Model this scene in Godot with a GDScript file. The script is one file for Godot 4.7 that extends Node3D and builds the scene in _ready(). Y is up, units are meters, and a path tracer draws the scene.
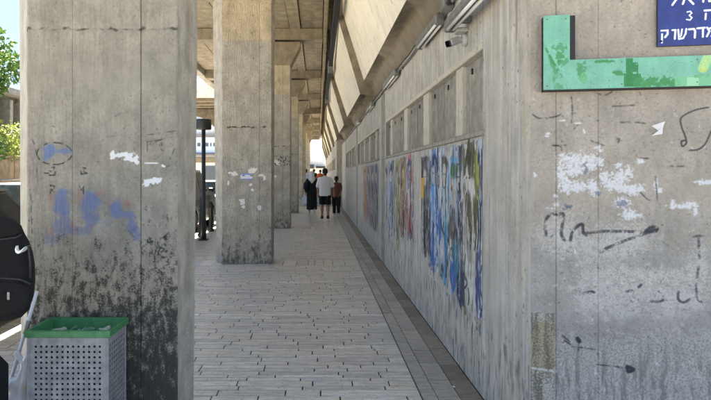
extends Node3D
# Camera: lens 547 px for a 711 x 400 picture, level, lens shifted; eye 1.54 m above the paving, corridor runs along -z.
const F := 547.0
const EYE := 1.54
const BAY := 6.36
var rng := RandomNumberGenerator.new()
var taken := {}
var M := {}

class Canvas:
	var w: int
	var h: int
	var r := PackedFloat32Array()
	var g := PackedFloat32Array()
	var b := PackedFloat32Array()
	var al := PackedFloat32Array()
	func _init(pw: int, ph: int, c: Color, pa := 1.0) -> void:
		w = pw; h = ph
		r.resize(w * h); g.resize(w * h); b.resize(w * h); al.resize(w * h)
		r.fill(c.r); g.fill(c.g); b.fill(c.b); al.fill(pa)
	func put(i: int, c: Color, k: float) -> void:
		r[i] += (c.r - r[i]) * k
		g[i] += (c.g - g[i]) * k
		b[i] += (c.b - b[i]) * k
		if k > al[i]: al[i] = k
	func stroke(pts: Array, rad: float, c: Color, k: float, n := PackedByteArray()) -> void:
		for s in maxi(pts.size() - 1, 1):
			var p: Vector2 = pts[s]
			var q: Vector2 = pts[mini(s + 1, pts.size() - 1)]
			var x0 := clampi(int(minf(p.x, q.x) - rad - 1), 0, w - 1)
			var x1 := clampi(int(maxf(p.x, q.x) + rad + 2), 0, w - 1)
			var y0 := clampi(int(minf(p.y, q.y) - rad - 1), 0, h - 1)
			var y1 := clampi(int(maxf(p.y, q.y) + rad + 2), 0, h - 1)
			for y in range(y0, y1 + 1):
				for x in range(x0, x1 + 1):
					var v := Vector2(x, y)
					var d := v.distance_to(Geometry2D.get_closest_point_to_segment(v, p, q))
					var kk := clampf(rad - d + 0.5, 0.0, 1.0) * k
					if kk > 0.0:
						var i := y * w + x
						if n.size() > 0: kk *= clampf((float(n[i]) - 90.0) / 50.0, 0.0, 1.0)
						put(i, c, kk)
	# soft rub: tone shifts everywhere by noise, without an edge
	func rub(y0: float, y1: float, x1: float, c: Color, k: float, n: PackedByteArray, mid: float, span: float, ramp := 1.0) -> void:
		for y in range(clampi(int(y0), 0, h), clampi(int(y1), 0, h)):
			var e := clampf((y - y0) / ramp, 0.0, 1.0)
			for x in mini(w, int(x1)):
				var i := y * w + x
				put(i, c, smoothstep(mid - span, mid + span, float(n[i])) * k * e)
	# ragged patch: inside where the ellipse plus noise passes a threshold
	func blob(cx: float, cy: float, rx: float, ry: float, c: Color, k: float, n: PackedByteArray, amp := 1.0, soft := 0.05) -> void:
		for y in range(clampi(int(cy - ry * 1.5), 0, h), clampi(int(cy + ry * 1.5), 0, h)):
			for x in range(clampi(int(cx - rx * 1.5), 0, w), clampi(int(cx + rx * 1.5), 0, w)):
				var i := y * w + x
				var e := Vector2((x - cx) / rx, (y - cy) / ry).length()
				var v := 1.0 - e + (float(n[i]) / 255.0 - 0.5) * amp
				var kk := clampf(v / soft, 0.0, 1.0) * k
				if kk > 0.0: put(i, c, kk)
	# covers a box (pixel bounds) with a colour where noise passes a threshold
	func spots(x0: float, y0: float, x1: float, y1: float, c: Color, k: float, n: PackedByteArray, thr: float, soft := 12.0) -> void:
		for y in range(clampi(int(y0), 0, h), clampi(int(y1), 0, h)):
			for x in range(clampi(int(x0), 0, w), clampi(int(x1), 0, w)):
				var i := y * w + x
				var kk := clampf((float(n[i]) - thr) / soft, 0.0, 1.0) * k
				if kk > 0.0: put(i, c, kk)
	# whole-sheet brightness grain
	func grain(n: PackedByteArray, amp: float) -> void:
		for i in w * h:
			var f := 1.0 + (float(n[i]) / 127.5 - 1.0) * amp
			r[i] *= f; g[i] *= f; b[i] *= f
	func image(alpha := false) -> Image:
		var d := PackedByteArray()
		var s := 4 if alpha else 3
		d.resize(w * h * s)
		for i in w * h:
			d[i * s] = clampi(int(r[i] * 255.0), 0, 255)
			d[i * s + 1] = clampi(int(g[i] * 255.0), 0, 255)
			d[i * s + 2] = clampi(int(b[i] * 255.0), 0, 255)
			if alpha: d[i * s + 3] = clampi(int(al[i] * 255.0), 0, 255)
		return Image.create_from_data(w, h, false, Image.FORMAT_RGBA8 if alpha else Image.FORMAT_RGB8, d)

func nz(w: int, h: int, freq: float, sd: int, oct := 4, sx := 1.0, sy := 1.0) -> PackedByteArray:
	var n := FastNoiseLite.new()
	n.seed = sd; n.frequency = freq; n.noise_type = FastNoiseLite.TYPE_SIMPLEX_SMOOTH
	n.fractal_type = FastNoiseLite.FRACTAL_FBM; n.fractal_octaves = oct
	var im: Image = n.get_seamless_image(maxi(8, int(w / sx)), maxi(8, int(h / sy)))
	im.convert(Image.FORMAT_L8)
	im.resize(w, h, Image.INTERPOLATE_CUBIC)
	return im.get_data()

func curve(pts: Array) -> Array:  # rounds a polyline off
	var o := []
	for i in pts.size() - 1:
		var p0: Vector2 = pts[maxi(i - 1, 0)]; var p1: Vector2 = pts[i]; var p2: Vector2 = pts[i + 1]; var p3: Vector2 = pts[mini(i + 2, pts.size() - 1)]
		for k in 5: o.append(p1.cubic_interpolate(p2, p0, p3, k / 5.0))
	o.append(pts[-1])
	return o

func tex(im: Image) -> ImageTexture:
	im.generate_mipmaps()
	return ImageTexture.create_from_image(im)

func grey_tex(w: int, h: int, n: PackedByteArray) -> ImageTexture:
	return tex(Image.create_from_data(w, h, false, Image.FORMAT_L8, n))

func mat(c: Color, rough := 0.8, metal := 0.0) -> StandardMaterial3D:
	var m := StandardMaterial3D.new()
	m.albedo_color = c; m.roughness = rough; m.metallic = metal
	return m

func tri(m: StandardMaterial3D, t: Texture2D, metres: float, height: Texture2D = null, relief := 0.0) -> StandardMaterial3D:
	m.albedo_texture = t
	m.uv1_triplanar = true; m.uv1_world_triplanar = true
	m.uv1_scale = Vector3.ONE / metres
	if height:
		m.heightmap_enabled = true; m.heightmap_texture = height; m.heightmap_scale = relief
	return m

# ---------- nodes ----------
func numbered(n: String) -> String:
	var k: int = taken.get(n, 0)
	taken[n] = k + 1
	return n if k == 0 else "%s_%03d" % [n, k]

func thing(called: String, label: String, category: String, at := Vector3.ZERO, group := "") -> Node3D:
	var o := Node3D.new()
	o.name = numbered(called); add_child(o)
	o.position = at; o.set_meta("label", label); o.set_meta("category", category)
	o.set_meta("kind", "thing")
	if group: o.set_meta("group", group)
	return o

func part(parent: Node3D, called: String, mesh: Mesh, m: Material, at := Vector3.ZERO) -> MeshInstance3D:
	var o := MeshInstance3D.new()
	o.name = called; o.mesh = mesh
	if m: o.material_override = m
	o.position = at
	parent.add_child(o, true)
	return o

func struct(called: String, mesh: Mesh, m: Material, label := "", at := Vector3.ZERO) -> MeshInstance3D:
	var o := part(self, called, mesh, m, at)
	o.set_meta("kind", "structure")
	if label: o.set_meta("label", label)
	return o

func P(x: float, y: float, d: float) -> Vector3:
	return Vector3((x - 318.0) / F * d, EYE - (y - 175.0) / F * d, -d)

# ---------- shapes ----------
func st_new(flat := true) -> SurfaceTool:
	var st := SurfaceTool.new()
	st.begin(Mesh.PRIMITIVE_TRIANGLES)
	st.set_smooth_group(-1 if flat else 0)
	st.set_uv(Vector2.ZERO)
	return st

func done(st: SurfaceTool) -> ArrayMesh:
	st.generate_normals()
	return st.commit()

func quad(st: SurfaceTool, a: Vector3, b: Vector3, c: Vector3, d: Vector3, ua := Vector2.ZERO, ub := Vector2.ZERO, uc := Vector2.ZERO, ud := Vector2.ZERO) -> void:
	# a b c d clockwise as seen from the front
	st.set_uv(ua); st.add_vertex(a); st.set_uv(ub); st.add_vertex(b); st.set_uv(uc); st.add_vertex(c)
	st.set_uv(ua); st.add_vertex(a); st.set_uv(uc); st.add_vertex(c); st.set_uv(ud); st.add_vertex(d)

func qf(st: SurfaceTool, v: Array, keep: bool) -> void:
	if keep: quad(st, v[0], v[1], v[2], v[3])
	else: quad(st, v[0], v[3], v[2], v[1])

func box(st: SurfaceTool, c: Vector3, s: Vector3, bs := Basis.IDENTITY) -> void:
	var h := s * 0.5
	var v := []
	for i in 8:
		v.append(c + bs * Vector3(h.x if i & 1 else -h.x, h.y if i & 2 else -h.y, h.z if i & 4 else -h.z))
	quad(st, v[6], v[7], v[5], v[4]); quad(st, v[3], v[2], v[0], v[1])
	quad(st, v[7], v[3], v[1], v[5]); quad(st, v[2], v[6], v[4], v[0])
	quad(st, v[2], v[3], v[7], v[6]); quad(st, v[4], v[5], v[1], v[0])

func box_mesh(s: Vector3, c := Vector3.ZERO) -> ArrayMesh:
	var st := st_new()
	box(st, c, s)
	return done(st)

# box with chamfered edges
func cbox(st: SurfaceTool, c: Vector3, s: Vector3, ch: float, bs := Basis.IDENTITY) -> void:
	var h := s * 0.5
	var f := func(x: float, y: float, z: float) -> Vector3: return c + bs * Vector3(x, y, z)
	for sg in [-1.0, 1.0]:
		var a := [f.call(-h.x + ch, -h.y + ch, sg * h.z), f.call(h.x - ch, -h.y + ch, sg * h.z), f.call(h.x - ch, h.y - ch, sg * h.z), f.call(-h.x + ch, h.y - ch, sg * h.z)]
		qf(st, a, not (sg > 0))
		a = [f.call(sg * h.x, -h.y + ch, -h.z + ch), f.call(sg * h.x, -h.y + ch, h.z - ch), f.call(sg * h.x, h.y - ch, h.z - ch), f.call(sg * h.x, h.y - ch, -h.z + ch)]
		qf(st, a, sg > 0)
		a = [f.call(-h.x + ch, sg * h.y, -h.z + ch), f.call(h.x - ch, sg * h.y, -h.z + ch), f.call(h.x - ch, sg * h.y, h.z - ch), f.call(-h.x + ch, sg * h.y, h.z - ch)]
		qf(st, a, sg > 0)
	for i in 8:
		var sx := 1.0 if i & 1 else -1.0; var sy := 1.0 if i & 2 else -1.0; var sz := 1.0 if i & 4 else -1.0
		var k3 := [f.call(sx * h.x, sy * (h.y - ch), sz * (h.z - ch)), f.call(sx * (h.x - ch), sy * h.y, sz * (h.z - ch)), f.call(sx * (h.x - ch), sy * (h.y - ch), sz * h.z)]
		for j in ([0, 2, 1] if sx * sy * sz > 0 else [0, 1, 2]): st.add_vertex(k3[j])
	for s1 in [-1.0, 1.0]:
		for s2 in [-1.0, 1.0]:
			var fl: bool = s1 * s2 > 0
			var e := [f.call(s1 * (h.x - ch), s2 * h.y, -h.z + ch), f.call(s1 * (h.x - ch), s2 * h.y, h.z - ch), f.call(s1 * h.x, s2 * (h.y - ch), h.z - ch), f.call(s1 * h.x, s2 * (h.y - ch), -h.z + ch)]
			qf(st, e, not fl)
			e = [f.call(s1 * (h.x - ch), -h.y + ch, s2 * h.z), f.call(s1 * (h.x - ch), h.y - ch, s2 * h.z), f.call(s1 * h.x, h.y - ch, s2 * (h.z - ch)), f.call(s1 * h.x, -h.y + ch, s2 * (h.z - ch))]
			qf(st, e, fl)
			e = [f.call(-h.x + ch, s1 * (h.y - ch), s2 * h.z), f.call(h.x - ch, s1 * (h.y - ch), s2 * h.z), f.call(h.x - ch, s1 * h.y, s2 * (h.z - ch)), f.call(-h.x + ch, s1 * h.y, s2 * (h.z - ch))]
			qf(st, e, not (fl))

var cbox_kept := {}
func cbox_mesh(s: Vector3, ch := 0.01) -> ArrayMesh:
	var key := [s, ch]
	if key in cbox_kept: return cbox_kept[key]
	var st := st_new()
	cbox(st, Vector3.ZERO, s, ch)
	cbox_kept[key] = done(st)
	return cbox_kept[key]

# polygon in the xy plane of a frame, extruded along its z from z0 to z1
func prism(st: SurfaceTool, poly: PackedVector2Array, z0: float, z1: float, t := Transform3D.IDENTITY) -> void:
	var ids := Geometry2D.triangulate_polygon(poly)
	for i in range(0, ids.size(), 3):
		var a := poly[ids[i]]; var b := poly[ids[i + 1]]; var c := poly[ids[i + 2]]
		for p in [[a, c, b]] if (b - a).cross(c - a) > 0 else [[a, b, c]]:
			for q in p: st.add_vertex(t * Vector3(q.x, q.y, z1))
			for k in [0, 2, 1]: st.add_vertex(t * Vector3(p[k].x, p[k].y, z0))
	var ccw := not Geometry2D.is_polygon_clockwise(poly)
	for i in poly.size():
		var a := poly[i]; var b := poly[(i + 1) % poly.size()]
		if not ccw:
			var s := a; a = b; b = s
		quad(st, t * Vector3(a.x, a.y, z0), t * Vector3(a.x, a.y, z1), t * Vector3(b.x, b.y, z1), t * Vector3(b.x, b.y, z0))

# tube along points with a radius per point
func tube(st: SurfaceTool, pts: Array, radii: Array, sides := 8, caps := true) -> void:
	var rings := []
	for i in pts.size():
		var d: Vector3 = (pts[mini(i + 1, pts.size() - 1)] - pts[maxi(i - 1, 0)]).normalized()
		var u := d.cross(Vector3.UP if absf(d.y) < 0.9 else Vector3.RIGHT).normalized()
		var v := d.cross(u)
		var ring := []
		for k in sides:
			var a := TAU * k / sides
			ring.append(pts[i] + (u * cos(a) + v * sin(a)) * radii[mini(i, radii.size() - 1)])
		rings.append(ring)
	for i in pts.size() - 1:
		for k in sides:
			var k2 := (k + 1) % sides
			quad(st, rings[i][k], rings[i + 1][k], rings[i + 1][k2], rings[i][k2])
	if caps:
		for e in [0, pts.size() - 1]:
			for k in range(1, sides - 1):
				var a: Vector3 = rings[e][0]; var b: Vector3 = rings[e][k]; var c: Vector3 = rings[e][k + 1]
				for v in ([a, b, c] if e == 0 else [a, c, b]): st.add_vertex(v)

# profile of (radius, y) turned about y
func lathe(st: SurfaceTool, prof: Array, at := Vector3.ZERO, sides := 20) -> void:
	for i in prof.size() - 1:
		for k in sides:
			var a := TAU * k / sides; var a2 := TAU * (k + 1) / sides
			var p: Vector2 = prof[i]; var q: Vector2 = prof[i + 1]
			quad(st, at + Vector3(cos(a) * p.x, p.y, sin(a) * p.x), at + Vector3(cos(a) * q.x, q.y, sin(a) * q.x), at + Vector3(cos(a2) * q.x, q.y, sin(a2) * q.x), at + Vector3(cos(a2) * p.x, p.y, sin(a2) * p.x))

# smooth union of tapered capsules [a, b, ra, rb], meshed as surface nets; cuts are planes [point, normal] that remove their front side
func blend_mesh(st: SurfaceTool, bones: Array, cell: float, k := 0.03, cuts := []) -> void:
	var lo := Vector3.ONE * 1e9
	var hi := -lo
	for bn in bones:
		var rr := maxf(bn[2], bn[3]) + k + cell * 2
		lo = lo.min((bn[0] as Vector3).min(bn[1]) - Vector3.ONE * rr)
		hi = hi.max((bn[0] as Vector3).max(bn[1]) + Vector3.ONE * rr)
	var n := Vector3i(((hi - lo) / cell).ceil()) + Vector3i.ONE
	var fld := PackedFloat32Array()
	fld.resize(n.x * n.y * n.z); fld.fill(1.0)
	for bn in bones:
		var a: Vector3 = bn[0]; var b: Vector3 = bn[1]; var ra: float = bn[2]; var rb: float = bn[3]
		var m := maxf(ra, rb) + k + cell * 1.5
		var p0 := Vector3i(((a.min(b) - Vector3.ONE * m - lo) / cell).floor()).max(Vector3i.ZERO)
		var p1 := Vector3i(((a.max(b) + Vector3.ONE * m - lo) / cell).ceil()).min(n - Vector3i.ONE)
		var ab := b - a
		var l2 := maxf(ab.length_squared(), 1e-9)
		for z in range(p0.z, p1.z + 1):
			for y in range(p0.y, p1.y + 1):
				for x in range(p0.x, p1.x + 1):
					var p := lo + Vector3(x, y, z) * cell
					var t := clampf((p - a).dot(ab) / l2, 0.0, 1.0)
					var d := p.distance_to(a + ab * t) - lerpf(ra, rb, t)
					var i := x + n.x * (y + n.y * z)
					var o := fld[i]
					var hh := maxf(k - absf(o - d), 0.0) / k
					fld[i] = minf(o, d) - hh * hh * k * 0.25
	for ct in cuts:
		for z in n.z:
			for y in n.y:
				for x in n.x:
					var i := x + n.x * (y + n.y * z)
					fld[i] = maxf(fld[i], (lo + Vector3(x, y, z) * cell - ct[0]).dot(ct[1]))
	var ids := {}
	var vs := []
	var corner := [0, 1, n.x, n.x + 1, n.x * n.y, n.x * n.y + 1, n.x * n.y + n.x, n.x * n.y + n.x + 1]
	for z in n.z - 1:
		for y in n.y - 1:
			for x in n.x - 1:
				var i := x + n.x * (y + n.y * z)
				var inside := 0
				for c in 8:
					if fld[i + corner[c]] < 0.0: inside += 1
				if inside == 0 or inside == 8: continue
				var s := Vector3.ZERO
				var cnt := 0
				for e in [[0, 1], [2, 3], [4, 5], [6, 7], [0, 2], [1, 3], [4, 6], [5, 7], [0, 4], [1, 5], [2, 6], [3, 7]]:
					var fa := fld[i + corner[e[0]]]; var fb := fld[i + corner[e[1]]]
					if (fa < 0.0) != (fb < 0.0):
						var ca := Vector3(e[0] & 1, (e[0] >> 1) & 1, e[0] >> 2); var cb := Vector3(e[1] & 1, (e[1] >> 1) & 1, e[1] >> 2)
						s += ca.lerp(cb, fa / (fa - fb)); cnt += 1
				ids[i] = vs.size()
				vs.append(lo + (Vector3(x, y, z) + s / cnt) * cell)
	var step := [1, n.x, n.x * n.y]
	for i in ids:
		var x: int = i % n.x; var y: int = (i / n.x) % n.y; var z: int = i / (n.x * n.y)
		for ax in 3:
			var u: int = (ax + 1) % 3; var v: int = (ax + 2) % 3
			if [x, y, z][u] == 0 or [x, y, z][v] == 0: continue
			var f0 := fld[i]; var f1 := fld[i + step[ax]]
			if (f0 < 0.0) == (f1 < 0.0): continue
			var q := [i, i - step[u], i - step[u] - step[v], i - step[v]]
			if not (q[1] in ids and q[2] in ids and q[3] in ids): continue
			if f0 < 0.0: quad(st, vs[ids[q[0]]], vs[ids[q[3]]], vs[ids[q[2]]], vs[ids[q[1]]])
			else: quad(st, vs[ids[q[0]]], vs[ids[q[1]]], vs[ids[q[2]]], vs[ids[q[3]]])

func blend(bones: Array, cell: float, k := 0.03, cuts := []) -> ArrayMesh:
	var st := st_new(false)
	blend_mesh(st, bones, cell, k, cuts)
	st.index()
	st.generate_normals()
	return st.commit()

func leaf_mass(clumps: Array, count: int, size: float, sd: int, droop := 0.3) -> ArrayMesh:
	# clumps: [centre, radius]; each leaf a folded four-triangle blade
	var rg := RandomNumberGenerator.new(); rg.seed = sd
	var st := st_new()
	for i in count:
		var c: Array = clumps[rg.randi() % clumps.size()]
		var dir := Vector3(rg.randfn(), rg.randfn(), rg.randfn()).normalized()
		var p: Vector3 = c[0] + dir * (c[1] as Vector3) * pow(rg.randf(), 0.45)
		var out := (dir + Vector3(rg.randfn(), rg.randfn() - droop, rg.randfn()) * 0.7).normalized()
		var side := out.cross(Vector3(rg.randfn(), rg.randfn(), rg.randfn())).normalized()
		var up := side.cross(out)
		var l := size * rg.randf_range(0.7, 1.35); var wd := l * rg.randf_range(0.22, 0.34)
		var tip := p + out * l; var mid := p + out * l * 0.45 - up * wd * 0.35
		var a := p + out * l * 0.45 + side * wd; var b := p + out * l * 0.45 - side * wd
		for v in [p, a, mid, mid, a, tip, p, mid, b, b, mid, tip]: st.add_vertex(v)
	return done(st)

func _ready() -> void:
	rng.seed = 7
	# --- camera ---
	var cam := Camera3D.new()
	cam.name = "camera"
	add_child(cam)
	cam.position = Vector3(0, EYE, 0)
	cam.projection = Camera3D.PROJECTION_FRUSTUM
	cam.near = 0.05; cam.far = 600.0
	cam.size = 400.0 / F * 0.05
	cam.frustum_offset = Vector2(37.5, -25.0) / F * 0.05
	cam.current = true
	# --- sky, sun, exposure ---
	var we := WorldEnvironment.new()
	we.name = "world_environment"
	var env := Environment.new()
	env.background_mode = Environment.BG_SKY
	var skm := ProceduralSkyMaterial.new()
	skm.sky_top_color = Color(0.50, 0.63, 0.80)
	skm.sky_horizon_color = Color(0.70, 0.79, 0.87)
	skm.ground_horizon_color = Color(0.70, 0.79, 0.87)
	skm.ground_bottom_color = Color(0.45, 0.42, 0.38)
	skm.sky_curve = 0.2
	skm.energy_multiplier = 0.25
	var sky := Sky.new()
	sky.sky_material = skm
	env.sky = sky
	env.tonemap_mode = Environment.TONE_MAPPER_LINEAR
	env.tonemap_exposure = 10.0
	env.sdfgi_enabled = true; env.ssao_enabled = true; env.ssil_enabled = true
	we.environment = env
	add_child(we)
	var sun := DirectionalLight3D.new()
	sun.name = "sun"
	add_child(sun)
	sun.look_at_from_position(Vector3(-0.31, 0.9, -0.15) * 20.0, Vector3.ZERO)
	sun.light_energy = 1.6
	sun.light_color = Color(1.0, 0.965, 0.90)
	sun.light_angular_distance = 0.5
	sun.shadow_enabled = true
	# --- surfaces, then structure, then things ---
	make_materials()
	make_ground()
	make_paving()
	make_pillars()
	make_deck()
	make_corridor_wall()
	make_end_wall()
	make_facade()
	make_murals()
	make_signs()
	make_wall_fittings()
	make_street()
	make_cars()
	make_bin()
	make_left_corner()
	make_people()

func make_materials() -> void:
	var c := Canvas.new(512, 512, Color(0.82, 0.82, 0.82))
	c.grain(nz(512, 512, 0.012, 1, 5), 0.14)
	c.grain(nz(512, 512, 0.12, 2, 3), 0.07)
	c.grain(nz(512, 512, 0.02, 3, 3, 1.0, 9.0), 0.06)
	c.spots(0, 0, 512, 512, Color(0.35, 0.33, 0.3), 0.55, nz(512, 512, 0.09, 4, 3), 200.0, 20.0)
	c.spots(0, 0, 512, 512, Color(0.93, 0.92, 0.9), 0.3, nz(512, 512, 0.05, 5, 4), 185.0, 30.0)
	M.concrete_tex = tex(c.image())
	c = Canvas.new(512, 512, Color(0.93, 0.93, 0.92))
	c.grain(nz(512, 512, 0.012, 16, 5), 0.05); c.grain(nz(512, 512, 0.04, 17, 4, 1.0, 10.0), 0.04); c.grain(nz(512, 512, 0.2, 18, 3), 0.02)
	c.spots(0, 0, 512, 512, Color(0.55, 0.52, 0.47), 0.4, nz(512, 512, 0.08, 19, 4), 208.0, 20.0)
	c.spots(0, 0, 512, 512, Color(0.66, 0.62, 0.55), 0.35, nz(512, 512, 0.05, 24, 5, 1.0, 5.0), 165.0, 50.0)
	c.spots(0, 0, 512, 512, Color(0.50, 0.47, 0.42), 0.35, nz(512, 512, 0.03, 25, 5), 195.0, 25.0)
	M.clean_tex = tex(c.image())
	M.bump = grey_tex(512, 512, nz(512, 512, 0.06, 6, 5))
	M.fine = grey_tex(512, 512, nz(512, 512, 0.2, 8, 3))
	M.concrete = tri(mat(Color(0.71, 0.69, 0.64), 0.85), M.concrete_tex, 1.6, M.bump, 0.5)
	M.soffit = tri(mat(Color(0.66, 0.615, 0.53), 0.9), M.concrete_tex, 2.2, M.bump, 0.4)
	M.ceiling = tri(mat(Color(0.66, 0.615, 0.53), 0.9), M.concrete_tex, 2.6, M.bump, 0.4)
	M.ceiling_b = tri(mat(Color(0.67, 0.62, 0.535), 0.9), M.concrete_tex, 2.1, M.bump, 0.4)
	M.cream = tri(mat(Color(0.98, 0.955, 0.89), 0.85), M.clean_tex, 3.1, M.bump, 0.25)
	M.mullion = tri(mat(Color(0.83, 0.81, 0.755), 0.85), M.clean_tex, 1.3, M.bump, 0.3)
	M.board = tri(mat(Color(0.71, 0.695, 0.645), 0.75), M.concrete_tex, 0.9, M.bump, 0.2)
	M.board_b = tri(mat(Color(0.66, 0.645, 0.60), 0.75), M.concrete_tex, 1.1, M.bump, 0.2)
	M.black = mat(Color(0.07, 0.07, 0.075), 0.5)
	M.dark_metal = tri(mat(Color(0.23, 0.24, 0.26), 0.5, 0.3), M.concrete_tex, 0.7)
	M.grey_metal = tri(mat(Color(0.62, 0.62, 0.60), 0.45, 0.4), M.concrete_tex, 0.8)
	M.white_paint = tri(mat(Color(0.88, 0.88, 0.87), 0.4), M.concrete_tex, 0.8)
	# stone for the paving: long streaks, worn
	c = Canvas.new(512, 512, Color(0.9, 0.9, 0.9))
	c.grain(nz(512, 512, 0.03, 11, 4, 4.0, 1.0), 0.12)
	c.grain(nz(512, 512, 0.15, 12, 3), 0.08)
	c.spots(0, 0, 512, 512, Color(0.4, 0.39, 0.37), 0.5, nz(512, 512, 0.04, 13, 5), 178.0, 30.0)
	c.spots(0, 0, 512, 512, Color(0.25, 0.24, 0.23), 0.6, nz(512, 512, 0.11, 14, 3), 205.0, 20.0)
	c.spots(0, 0, 512, 512, Color(0.95, 0.95, 0.94), 0.35, nz(512, 512, 0.05, 15, 4, 3.0, 1.0), 180.0, 30.0)
	M.stone_tex = tex(c.image())
	M.stone = []
	for k in [Color(0.84, 0.82, 0.785), Color(0.79, 0.765, 0.73), Color(0.91, 0.89, 0.85), Color(0.73, 0.71, 0.68), Color(0.86, 0.82, 0.755), Color(0.81, 0.79, 0.765)]:
		M.stone.append(tri(mat(k.lightened(0.4), 0.3), M.stone_tex, 0.83, M.fine, 0.15))
	M.border = []
	for k in [Color(0.75, 0.74, 0.72), Color(0.70, 0.685, 0.66), Color(0.79, 0.775, 0.75)]:
		M.border.append(tri(mat(k, 0.4), M.stone_tex, 0.6, M.fine, 0.25))
	M.border_dark = []
	for k in [Color(0.62, 0.595, 0.56), Color(0.56, 0.535, 0.505), Color(0.66, 0.635, 0.60)]:
		M.border_dark.append(tri(mat(k, 0.5), M.stone_tex, 0.5, M.fine, 0.3))
	M.joint = mat(Color(0.13, 0.125, 0.12), 0.95)
	M.asphalt = tri(mat(Color(0.65, 0.62, 0.575), 0.95), M.stone_tex, 1.7, M.bump, 0.6)  # paler than real asphalt so the sunlit street bounces light into the walkway
	M.step = tri(mat(Color(0.80, 0.79, 0.76), 0.7), M.stone_tex, 1.2)

# ---------- ground, road, paving ----------
const KERB_X := -3.1
const WALL_X := 1.14
const CORNER := 2.93
const FAR := 64.0

func make_ground() -> void:
	struct("ground", box_mesh(Vector3(600, 0.2, 600)), M.asphalt, "ground made pale to bounce light, stretching beyond the street", Vector3(0, -0.36, 0))
	struct("road", box_mesh(Vector3(5.2, 0.1, 140)), M.asphalt, "grey asphalt street made pale to bounce light beside the arcade", Vector3(KERB_X - 2.75, -0.19, -40))
	var kerb := struct("kerb", null, null, "pale kerb stones along the arcade paving")
	for i in 40:
		part(kerb, "kerb_stone", cbox_mesh(Vector3(0.15, 0.24, 1.16), 0.015), M.step, Vector3(KERB_X - 0.075, -0.125, 8.0 - 1.18 * i))

func make_paving() -> void:
	var floor_n := struct("paving", box_mesh(Vector3(WALL_X + 0.1 - KERB_X, 0.25, 80)), M.joint, "grey stone strip paving of the covered walkway", Vector3((WALL_X + 0.1 + KERB_X) / 2, -0.139, -30))
	var up := -floor_n.position
	var unit := box_mesh(Vector3.ONE)
	var rows := []
	var z := 3.0
	var i := 0
	# the rows of narrow strips run across the walkway; a band of wider setts joins each pillar to the wall
	var singles := []
	var rest := []
	for k in M.stone.size(): rest.append(st_new())
	var band_edges := []
	for k in 9: band_edges.append(3.02 + BAY * k)
	var d := -3.0
	while d < 27.0:
		var dep: float = [0.104, 0.104, 0.058, 0.104, 0.075, 0.058, 0.104, 0.075][rng.randi() % 8]
		var is_band := false
		for be in band_edges:
			if d < be and d + dep > be - 0.02:
				is_band = true
				dep = 0.6
		var x := KERB_X + 0.01
		var stop := 0.722
		while x < stop - 0.01:
			var ln: float = rng.randf_range(0.24, 0.62)
			if is_band: ln = [0.11, 0.21, 0.16, 0.23][rng.randi() % 4]
			if x + ln > stop - 0.1: ln = stop - x
			var gap: float = 0.010 if not is_band else 0.008
			var p := Vector3(x + ln / 2, -0.006 + rng.randf_range(-0.0012, 0.0012), -(d + dep / 2))
			var s := Vector3(ln - gap, 0.03, dep - (0.009 if not is_band else 0.012))
			var t: int = rng.randi() % int(M.stone.size())
			# sample: in view, right of the near pillar
			var px := 318.0 + p.x / maxf(d, 0.1) * F
			var seen := d > 3.55 and px > 186.0 and (d + dep) < 9.0
			if seen and singles.size() < 296: singles.append([p, s, t])
			else: box(rest[t], p - Vector3(0, 0.015, 0), s)
			x += ln
		d += dep
	for b in singles:
		var o := part(floor_n, "paving_strip", unit, M.stone[b[2]], b[0] - Vector3(0, 0.015, 0) + up)
		o.scale = b[1]
	for t in rest.size():
		var o := part(floor_n, "far_paving_strips", done(rest[t]), M.stone[t], up)
		o.set_meta("kind", "stuff")
	# border along the wall: three columns of setts laid lengthwise
	var cols := [[0.727, 0.828, 0.38, M.border], [0.834, 0.985, 0.3, M.border], [0.991, 1.136, 0.34, M.border_dark]]
	var far_b := [st_new(), st_new()]
	for ci in 3:
		var cl: Array = cols[ci]
		d = -3.0
		while d < 27.0:
			var ln: float = cl[2] * rng.randf_range(0.75, 1.35)
			var p := Vector3((cl[0] + cl[1]) / 2, -0.0215 + rng.randf_range(-0.002, 0.002), -(d + ln / 2))
			var s := Vector3(cl[1] - cl[0], 0.03, ln - 0.007)
			if d > 3.4 and d < 13.0:
				var o := part(floor_n, "border_sett", unit, cl[3][rng.randi() % 3], p + up)
				o.scale = s
			else:
				box(far_b[0 if ci < 2 else 1], p, s)
			d += ln
	for k in 2:
		part(floor_n, "far_border_setts", done(far_b[k]), [M.border[0], M.border_dark[0]][k], up).set_meta("kind", "stuff")
	struct("forecourt", box_mesh(Vector3(7.0, 0.25, 10.0)), M.stone[3], "grey paving in front of the end wall", Vector3(WALL_X + 0.105 + 3.5, -0.131, 1.9))
	# low steps across the far walkway
	var stp := thing("stone_steps", "pale low stone steps across the walkway beyond the walking people", "steps", Vector3(-0.9, 0, -27.0))
	for k in 2:
		part(stp, "step", cbox_mesh(Vector3(4.2, 0.15, 40.0 - 0.4 * k), 0.012), M.step, Vector3(0, 0.075 + 0.15 * k, -20.0 - 0.2 * k))

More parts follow.
